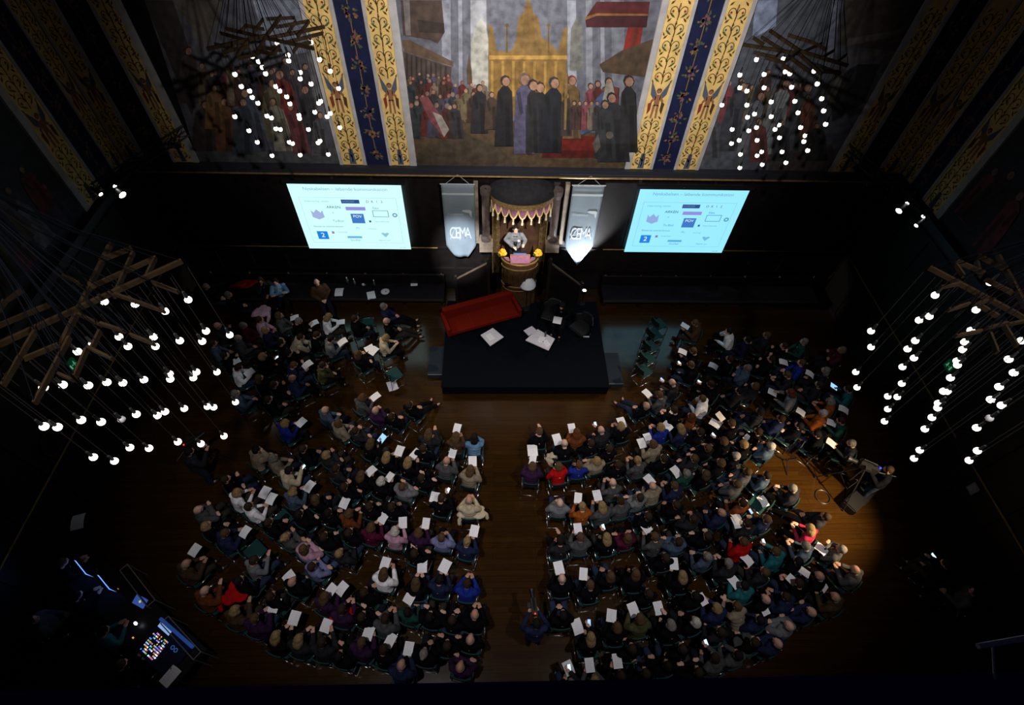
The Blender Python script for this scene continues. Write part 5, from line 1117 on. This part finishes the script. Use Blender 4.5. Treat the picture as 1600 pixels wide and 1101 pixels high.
# people on the wall bench and at the wall
def extra(px, py, hair, top, pose, rz, label, z=0.0, b=False, size=1.0, j=False):
    o = person(head_at(px, py, pose, z), hair, top, pose, rz, z, b, M_JEANS if j else None, size=size); o.location.y = min(o.location.y, 13.12); return tag(o, label, 'person')
extra(495, 441, 'ns', 'brown', 'B', -2.65, 'person in grey brown sweater leaning back on the wall bench under the screen', 0, True)
extra(407, 438, 'ds', 'charcoal', 'H', -2.7, 'dark figure on the wall bench beside the red garment')
extra(430, 440, 'ks', 'sky', 'C', -2.8, 'person in pale blue top on the wall bench in the left corner')
extra(322, 447, 'ns', 'black', 'L', -1.5, 'bald person in black in the far left corner by the wall')
extra(357, 460, 'gs', 'black', 'L', -1.3, 'grey haired person in black before the bench in the left corner')
extra(878, 478, 'ks', 'black', 'R', 2.75, 'dark haired person in black reading in the stage armchair', STZ)
put_sheet(atz(871, 500, STZ+.88), 2.9, .2, 'white sheet held by the reader in the stage armchair', 1, 1.1)
# speaker in the pulpit
sp = person(aty(806, 358, 13.02), 'ks', 'silver', 'K', PI, 1.6-.06, True, skin=1)
sp.location.z = aty(806, 358, 13.02).z-HEADC['K'].z
sp.location.z = max(sp.location.z, 1.6)
tag(sp, 'person in grey jacket speaking in the pulpit with a pointer in hand', 'person')
bm = BM(); prism(bm, [(-.05, .155, 1.02), (.05, .155, 1.02), (.07, .125, 1.38), (-.07, .125, 1.38)], (0, .03, 0)); link('dark_shirt', bm, M_BLACK, sp)
bm = BM(); bar(bm, (-.10, .205, 1.24), (-.10, .19, 1.242), .042, 16); link('name_badge', bm, M_PAPER, sp)
for s in (-1, 1):
    bm = BM(); p = HEADC['K']+Matrix.Rotation(HEADR['K'], 3, 'X') @ V((s*.032, .087, .012)); ball(bm, p, (.013, .008, .008), 8, 6); link('eye', bm, M_BLACK, sp)
ph = sp.matrix_basis
pt = V((-.26, .36, 1.19)); bm = BM(); bar(bm, (0, 0, 0), (0, .02, -.26), .01, 8); o = link('pointer', bm, M_CHROME); q = Matrix.Rotation(PI, 3, 'Z') @ pt + sp.location; o.location = q; tag(o, 'thin dark pointer held by the speaker in the pulpit', 'pointer')

# ------------------------------------------------------------------ camera crew
def video_camera(p, rz, label, led=None, scale=1.0):
    r_ = empty('video_camera', p, rz); r_.scale = (scale,)*3
    bm = BM(); box(bm, (-.07, -.22, -.08), (.07, .16, .10)); bmesh.ops.bevel(bm, geom=bm.edges[:], offset=.012, segments=2, affect='EDGES'); link('body', bm, M_PLASTIC, r_)
    bm = BM(); bar(bm, (0, .16, 0), (0, .32, 0), .05, 14); bar(bm, (0, .32, 0), (0, .38, 0), .065, 14, .075); link('lens', bm, M_BLACK, r_)
    bm = BM(); bar(bm, (0, -.12, .17), (0, .14, .17), .014, 8); bar(bm, (0, -.12, .10), (0, -.12, .17), .012, 6); bar(bm, (0, .14, .10), (0, .14, .17), .012, 6); link('carry_handle', bm, M_BLACK, r_)
    bm = BM(); box(bm, (-.16, -.05, .03), (-.08, .06, .10)); link('viewfinder', bm, M_PLASTIC, r_)
    bm = BM(); bar(bm, (.0, -.2, -.06), (.14, -.62, -.12), .012, 6); link('pan_handle', bm, M_BLACK, r_)
    if led:
        bm = BM(); ball(bm, (0, -.2, .115), .022, 10, 8); link('tally_light', bm, led, r_)
    return tag(r_, label, 'camera')
def tripod(p, h_, spread, label):
    r_ = empty('tripod', p)
    for k in range(3):
        a = 2*PI*k/3+.4; d = V((math.cos(a), math.sin(a), 0)); bm = BM(); bar(bm, V((0, 0, h_))+d*.06, V((0, 0, h_*.5))+d*spread*.55, .02, 8); bar(bm, V((0, 0, h_*.55))+d*spread*.5, d*spread+V((0, 0, .02)), .014, 8); ball(bm, d*spread+V((0, 0, .03)), .03, 8, 6); link('leg', bm, M_BLACK, r_)
    bm = BM(); bar(bm, (0, 0, h_*.5), (0, 0, h_), .025, 8); lathe(bm, [(0, h_-.02), (.07, h_-.02), (.07, h_+.05), (0, h_+.05)], 12); link('head', bm, M_BLACK, r_)
    bm = BM(); ringbar(bm, (0, 0, h_*.45), spread*.45, .008, 3); link('spreader', bm, M_BLACK, r_)
    return tag(r_, label, 'tripod')
M_LED_R = mat('red_tally', (1, .05, .02), emit=1.5); M_LED_B = mat('blue_tally', (.02, .08, 1), emit=1.5)
pf = atz(1340, 788, 0); 
t0 = atz(1352, 730, 1.45); tripod(V((t0.x, t0.y, 0)), 1.38, .62, 'black tripod carrying the video camera beside the lamplit floor patch')
video_camera(t0+V((0, 0, .08)), 1.05, 'black video camera with blue light on the tripod beside the right audience', M_LED_B, 1.25)
extra(1388, 733, 'ds', 'black', 'O', 1.0, 'camera operator in black coat behind the tripod on the right', 0, True)
t1 = atz(1228, 722, .02); r_ = empty('microphone_stand', V((t1.x, t1.y, 0)))
for k in range(3):
    a = 2*PI*k/3+.3; bm = BM(); bar(bm, (0, 0, .12), (.42*math.cos(a), .42*math.sin(a), .015), .012, 6); link('leg', bm, M_BLACK, r_)
bm = BM(); bar(bm, (0, 0, .1), (0, 0, .95), .012, 6); bar(bm, (0, 0, .95), (.1, .12, 1.1), .02, 8); link('pole', bm, M_BLACK, r_); tag(r_, 'thin black tripod stand on the lamplit floor patch by the right audience', 'stand')
tri = atz(1285, 776, 0); bm = BM(); ringbar(bm, (0, 0, .015), .2, .014, 26); o = link('cable_loop', bm, M_PLASTIC); o.location = V((tri.x, tri.y, 0)); tag(o, 'black cable loop lying on the lamplit floor patch', 'cable')
r_ = empty('operator_coat_block', atz(1345, 775, .25)); r_.location.z = 0; r_.rotation_euler.z = .6  # bag shape standing in for the operator's dark coat and camera
bm = BM(); box(bm, (-.55, -.2, 0), (.55, .2, .28)); bmesh.ops.bevel(bm, geom=bm.edges[:], offset=.03, segments=2, affect='EDGES'); link('shell', bm, M_PLASTIC, r_)
bm = BM(); bar(bm, (-.14, -.21, .2), (.14, -.21, .2), .014, 6); link('handle', bm, M_CHROME, r_); tag(r_, 'long black equipment bag on the floor below the tripod on the right', 'case')
bm = BM(); ball(bm, (0, 0, 0), .035, 10, 8); o = link('white_cup', bm, M_PAPER); bpy.data.objects.remove(o)
# aisle camera operator and the covered camera on the left
extra(838, 972, 'ks', 'navy', 'O', .1, 'camera operator in navy standing at the lower end of the centre aisle', 0, False)
video_camera(atz(834, 946, 1.42), .1, 'black camera with a red light held up in the centre aisle', M_LED_R, .9)
q = atz(300, 690, 1.5); tripod(V((q.x, q.y, 0)), 1.35, .5, 'black tripod under the camera left of the audience')
video_camera(q, -.7, 'dark video camera with a tiny red light left of the audience', M_LED_R, .9)
extra(296, 705, 'ks', 'charcoal', 'O', -.7, 'camera operator in charcoal coat standing alone on the dark floor left of the audience', 0, True)

# ------------------------------------------------------------------ sound and light desk in the lower left corner
DZ = .78
d0, d1 = atz(120, 878, DZ), atz(300, 1040, DZ); da = math.atan2(d1.y-d0.y, d1.x-d0.x); dl = (d1-d0).length
dk = empty('control_desk', ((d0.x+d1.x)/2, (d0.y+d1.y)/2, 0), da); DI = Matrix.Rotation(-da, 3, 'Z')
def dloc(px, py, z): return DI @ (atz(px, py, z)-dk.location)
bm = BM(); box(bm, (-dl/2, -.42, DZ-.04), (dl/2, .38, DZ)); link('desk_top', bm, M_PLASTIC, dk)
for x in (-dl/2+.1, -.3, dl/2-.1):
    for y in (-.36, .32):
        bm = BM(); bar(bm, (x, y, 0), (x, y, DZ-.04), .025, 8); link('leg', bm, M_BLACK, dk)
tag(dk, 'long dark control desk in the lower left corner', 'desk')
def on_desk(name, px, py, z=DZ, turn=0.0): 
    q = atz(px, py, z); return empty(name, q, da+turn)
mx_ = on_desk('mixing_console', 258, 1012, DZ+.08); mx_.location.z = DZ
bm = BM(); prism(bm, [(-.5, -.36, 0), (.5, -.36, 0), (.5, -.36, .07), (-.5, -.36, .07)], (0, .001, 0)); prism(bm, [(-.5, -.36, 0), (-.5, .34, 0), (-.5, .34, .17), (-.5, -.36, .06)], (1.0, 0, 0)); link('console_body', bm, mat('console_shell', (.012, .02, .05), .4), mx_)
bm = BM(); box(bm, (-.53, .30, .12), (.53, .36, .2)); link('rear_ledge', bm, mat('console_ledge', (.012, .045, .20), emit=.8), mx_)
def csurf(x, y, h=.0): return V((x, y, .062+(y+.36)*.157+h))
cr = random.Random(2); PC = [((.10, .25, 1), 1.5), ((1, .08, .05), 1.2), ((1, .45, .05), 1.2), ((.8, .9, 1), 2.2), ((.9, .2, .5), 1.0), ((.1, .8, .2), .9), ((.3, .5, 1), 1.6)]
PM_ = [mat('pad_light_%d' % i, c, emit=e) for i, (c, e) in enumerate(PC)]
for k in range(117):
    i, j = k % 13, k//13; x = -.42+i*.034; y = -.28+j*.048
    if cr.random() < .28: continue
    bm = BM(); p = csurf(x, y, .004); box(bm, p+V((-.010, -.012, 0)), p+V((.010, .012, .006))); link('lit_button', bm, PM_[cr.choice((0, 0, 0, 1, 2, 2, 3, 3, 4, 5, 6, 6))], mx_)
for k in range(14):
    x = .08+.028*k; bm = BM(); p = csurf(x, -.16, .002); box(bm, p+V((-.002, -.11, 0)), p+V((.002, .11, .003))); y = cr.uniform(-.08, .08); p = csurf(x, -.16+y, .003); box(bm, p+V((-.009, -.018, 0)), p+V((.009, .018, .014))); link('fader', bm, M_CHROME if k % 3 == 0 else M_PLASTIC, mx_)
for x in (.16, .26):
    bm = BM(); ringbar(bm, csurf(x, .1, .01), .036, .006, 18); link('jog_dial', bm, mat('dial_glow', (.05, .2, .6), emit=.5), mx_)
bm = BM(); p = [csurf(-.46, .2, .006), csurf(-.1, .2, .006), csurf(-.1, .29, .006), csurf(-.46, .29, .006)]; poly(bm, p); link('display', bm, mat('console_display', (.35, .55, 1.0), emit=.7), mx_)
tag(mx_, 'lighting console with coloured glowing buttons at the near end of the control desk', 'mixing console')
put_sheet(atz(266, 1056, DZ+.1), da, 0, 'bluish white sheet beside the glowing lighting console', 3, 1.2)
lt = on_desk('laptop', 207, 955, DZ+.05, .15); lt.location.z = DZ
bm = BM(); box(bm, (-.18, -.12, 0), (.18, .12, .018)); link('keyboard_base', bm, M_PLASTIC, lt)
Mx = Matrix.Translation((0, .12, .015)) @ Matrix.Rotation(math.radians(18), 4, 'X')
bm = BM(); box(bm, (-.18, 0, 0), (.18, .23, .012), Mx); link('lid', bm, M_PLASTIC, lt)
bm = BM(); poly(bm, [Mx @ V(p) for p in ((-.165, .015, .014), (.165, .015, .014), (.165, .215, .014), (-.165, .215, .014))]); link('screen', bm, mat('laptop_dim', (.03, .07, .28), emit=1.0), lt)
bm = BM(); c = [(0, .03), (.012, .012), (.03, 0), (.012, -.012), (0, -.03), (-.012, -.012), (-.03, 0), (-.012, .012)]; poly(bm, [Mx @ V((x*1.3, .11+y*1.3, .016)) for x, y in c][::-1]); link('screen_icon', bm, mat('icon_lime', (.45, .6, .12), emit=1.0), lt); tag(lt, 'laptop with a lime star on its dim screen, at the teal shirted operator', 'laptop')
for px, py, lab in ((131, 888, 'slim monitor seen edge on, at the far end of the control desk'), (167, 911, 'slim monitor seen edge on, in the middle of the control desk')):
    m_ = on_desk('monitor', px, py, DZ+.3, -.1); m_.location.z = DZ
    bm = BM(); box(bm, (-.26, .01, .12), (.26, .045, .44)); link('bezel', bm, M_PLASTIC, m_)
    bm = BM(); prism(bm, [(-.25, .008, .13), (.25, .008, .13), (.25, -.01, .43), (-.25, -.01, .43)][::-1], (0, .004, 0)); link('screen', bm, mat('monitor_glow', (.12, .32, 1.0), emit=1.6), m_)
    bm = BM(); bar(bm, (0, .03, 0), (0, .03, .14), .02, 8); lathe(bm, [(0, .012), (.11, .012), (.12, 0), (0, 0)], 16); link('stand', bm, M_PLASTIC, m_); tag(m_, lab, 'monitor', 'monitors on the control desk')
gl = on_desk('desk_lamp', 213, 974, DZ+.1); gl.location.z = DZ
bm = BM(); bar(bm, (0, 0, 0), (0, 0, .1), .008, 6); lathe(bm, [(0, .01), (.04, .01), (.045, 0), (0, 0)], 12); link('stem', bm, M_BLACK, gl)
bm = BM(); ball(bm, (0, 0, .13), (.05, .03, .025), 12, 8); link('lamp_head', bm, mat('cool_lamp', (.8, .92, 1), emit=4), gl); tag(gl, 'small bright lamp lighting the middle of the control desk', 'lamp')
for px, py, lab, c in ((208, 996, 'small orange lit button box beside the desk lamp', (1, .4, .05)), (184, 920, 'small dim orange lit box by the middle monitor', (.5, .2, .02))):
    b_ = on_desk('button_box', px, py, DZ+.03); b_.location.z = DZ
    bm = BM(); box(bm, (-.05, -.04, 0), (.05, .04, .03)); link('shell', bm, M_PLASTIC, b_)
    bm = BM(); box(bm, (-.02, -.015, .03), (.02, .015, .036)); link('lit_key', bm, mat('key_%d' % px, c, emit=1.0), b_); tag(b_, lab, 'button box')
cl = on_desk('equipment_rack', 175, 890, .55, .0); cl.location.z = 0
for (pts, lab) in ((((193, 886), (236, 942), .95), 'thin grey framed barrier beside the middle of the control desk'), (((257, 968), (308, 1024), .95), 'thin grey framed barrier beside the lighting console')):
    a, b = atz(*pts[0], pts[2]), atz(*pts[1], pts[2]); f_ = empty('barrier_frame', ((a.x+b.x)/2, (a.y+b.y)/2, 0)); o = f_.location
    dd = (b-a).normalized(); nn = V((-dd.y, dd.x, 0))*.09
    bm = BM(); A1, A2, B1, B2 = a-nn, a+nn, b-nn, b+nn
    for p, q in ((A1, B1), (A2, B2), (A1, A2), (B1, B2)): bar(bm, p-o, q-o, .012, 6)
    link('top_frame', bm, mat('grey_paint', (.16, .15, .17), .5), f_)
    for p in (A1, A2, B1, B2):
        bm = BM(); bar(bm, (p.x-o.x, p.y-o.y, 0), p-o, .012, 6); link('leg', bm, MATS['grey_paint'], f_)
    bm = BM(); prism(bm, [A1-o-V((0, 0, .05)), B1-o-V((0, 0, .05)), B1-o-V((0, 0, .85)), A1-o-V((0, 0, .85))], nn*.1); link('panel', bm, M_BLACK, f_)
    tag(f_, lab, 'barrier')
bpy.data.objects.remove(cl)
extra(162, 985, 'ks', 'teal', 'R', da+.1, 'desk operator in teal shirt leaning over the laptop', 0)
extra(120, 930, 'ks', 'black', 'R', da, 'desk operator in black at the middle monitor', 0)
extra(98, 878, 'bs', 'black', 'R', da-.1, 'desk operator in black at the far monitor', 0)
extra(190, 1037, 'bs', 'black', 'R', da, 'desk operator in black seated at the lighting console', 0)
for (px, py, lab) in ((160, 990, 'black chair of the desk operator in teal'), (119, 935, 'black chair of the desk operator at the middle monitor'), (97, 882, 'black chair of the desk operator at the far monitor'), (188, 1040, 'black chair of the operator at the lighting console')):
    q = atz(px, py, 1.0); chair(V((q.x, q.y, 0)), da, lab, 'black chairs at the control desk', M_PLASTIC)
for (a, b, lab) in (((55, 850), (18, 942), 'long faint double rail on the floor at the left edge'),):
    p, q = atz(*a, .7), atz(*b, .7); f_ = empty('low_rail', ((p.x+q.x)/2, (p.y+q.y)/2, 0)); o = f_.location
    for e in (-.09, .09):
        bm = BM(); bar(bm, p-o+V((e, 0, 0)), q-o+V((e, 0, 0)), .014, 6); link('rail', bm, MATS['grey_paint'], f_)
    for r0 in (p, q):
        bm = BM(); bar(bm, (r0.x-o.x-.09, r0.y-o.y, 0), r0-o+V((-.09, 0, 0)), .014, 6); bar(bm, (r0.x-o.x+.09, r0.y-o.y, 0), r0-o+V((.09, 0, 0)), .014, 6); link('post', bm, MATS['grey_paint'], f_)
    tag(f_, lab, 'rail')
extra(50, 968, 'ks', 'grey', 'B', -.9, 'dim person in grey with legs out at the left edge', 0, True); q = atz(48, 970, 1.0); chair(V((q.x, q.y, 0)), -.9, 'black chair of the dim person in grey at the left edge', None, M_PLASTIC)
put_sheet(atz(122, 815, .75), .3, 0, 'greyish sheet above the control desk by the left wall', 1, 1.2); bm = BM(); box(bm, (-.25, -.18, .70), (.25, .18, .74)); [bar(bm, (x, y, 0), (x, y, .70), .015, 6) for x in (-.2, .2) for y in (-.14, .14)]; o = link('side_table', bm, M_PLASTIC); o.location = V((atz(122, 815, .75).x, atz(122, 815, .75).y, 0)); tag(o, 'small dark side table carrying a grey sheet by the left wall', 'table')
o = put_sheet(atx(1520, 763, XR-.04), 0, 0, 'greyish square notice fixed low on the right side wall', 3, 1.1, None, 'wall_notice', mat('grey_notice', (.16, .15, .18), .8)); o.rotation_euler = (PI/2, 0, -PI/2)
# two people in the dark lower right corner
extra(1478, 880, 'ds', 'black', 'P', .6, 'dark person with a lit phone in the lower right corner', 0, True); q = atz(1478, 886, 1.0); chair(V((q.x, q.y, 0)), .6, 'chair of the person with a lit phone in the lower right corner', None, M_PLASTIC)
o = bpy.data.objects.new('phone', ME_PH); COL.objects.link(o); o.location = atz(1459, 868, .97); o.rotation_euler = Euler((.3, 0, .6)); s = bpy.data.objects.new('screen', ME_PHS); COL.objects.link(s); s.parent = o; tag(o, 'lit phone held alone in the dark lower right corner', 'phone', 'lit phones in the audience')
extra(1524, 925, 'ks', 'grey', 'L', .9, 'dim person in grey seated in the lower right corner', 0, True); q = atz(1526, 930, 1.0); chair(V((q.x, q.y, 0)), .9, 'chair of the dim person in grey in the lower right corner', None, M_PLASTIC)
print('PEOPLE', len([o for o in bpy.data.objects if o.name.startswith('person')]), 'fill', len(entries))
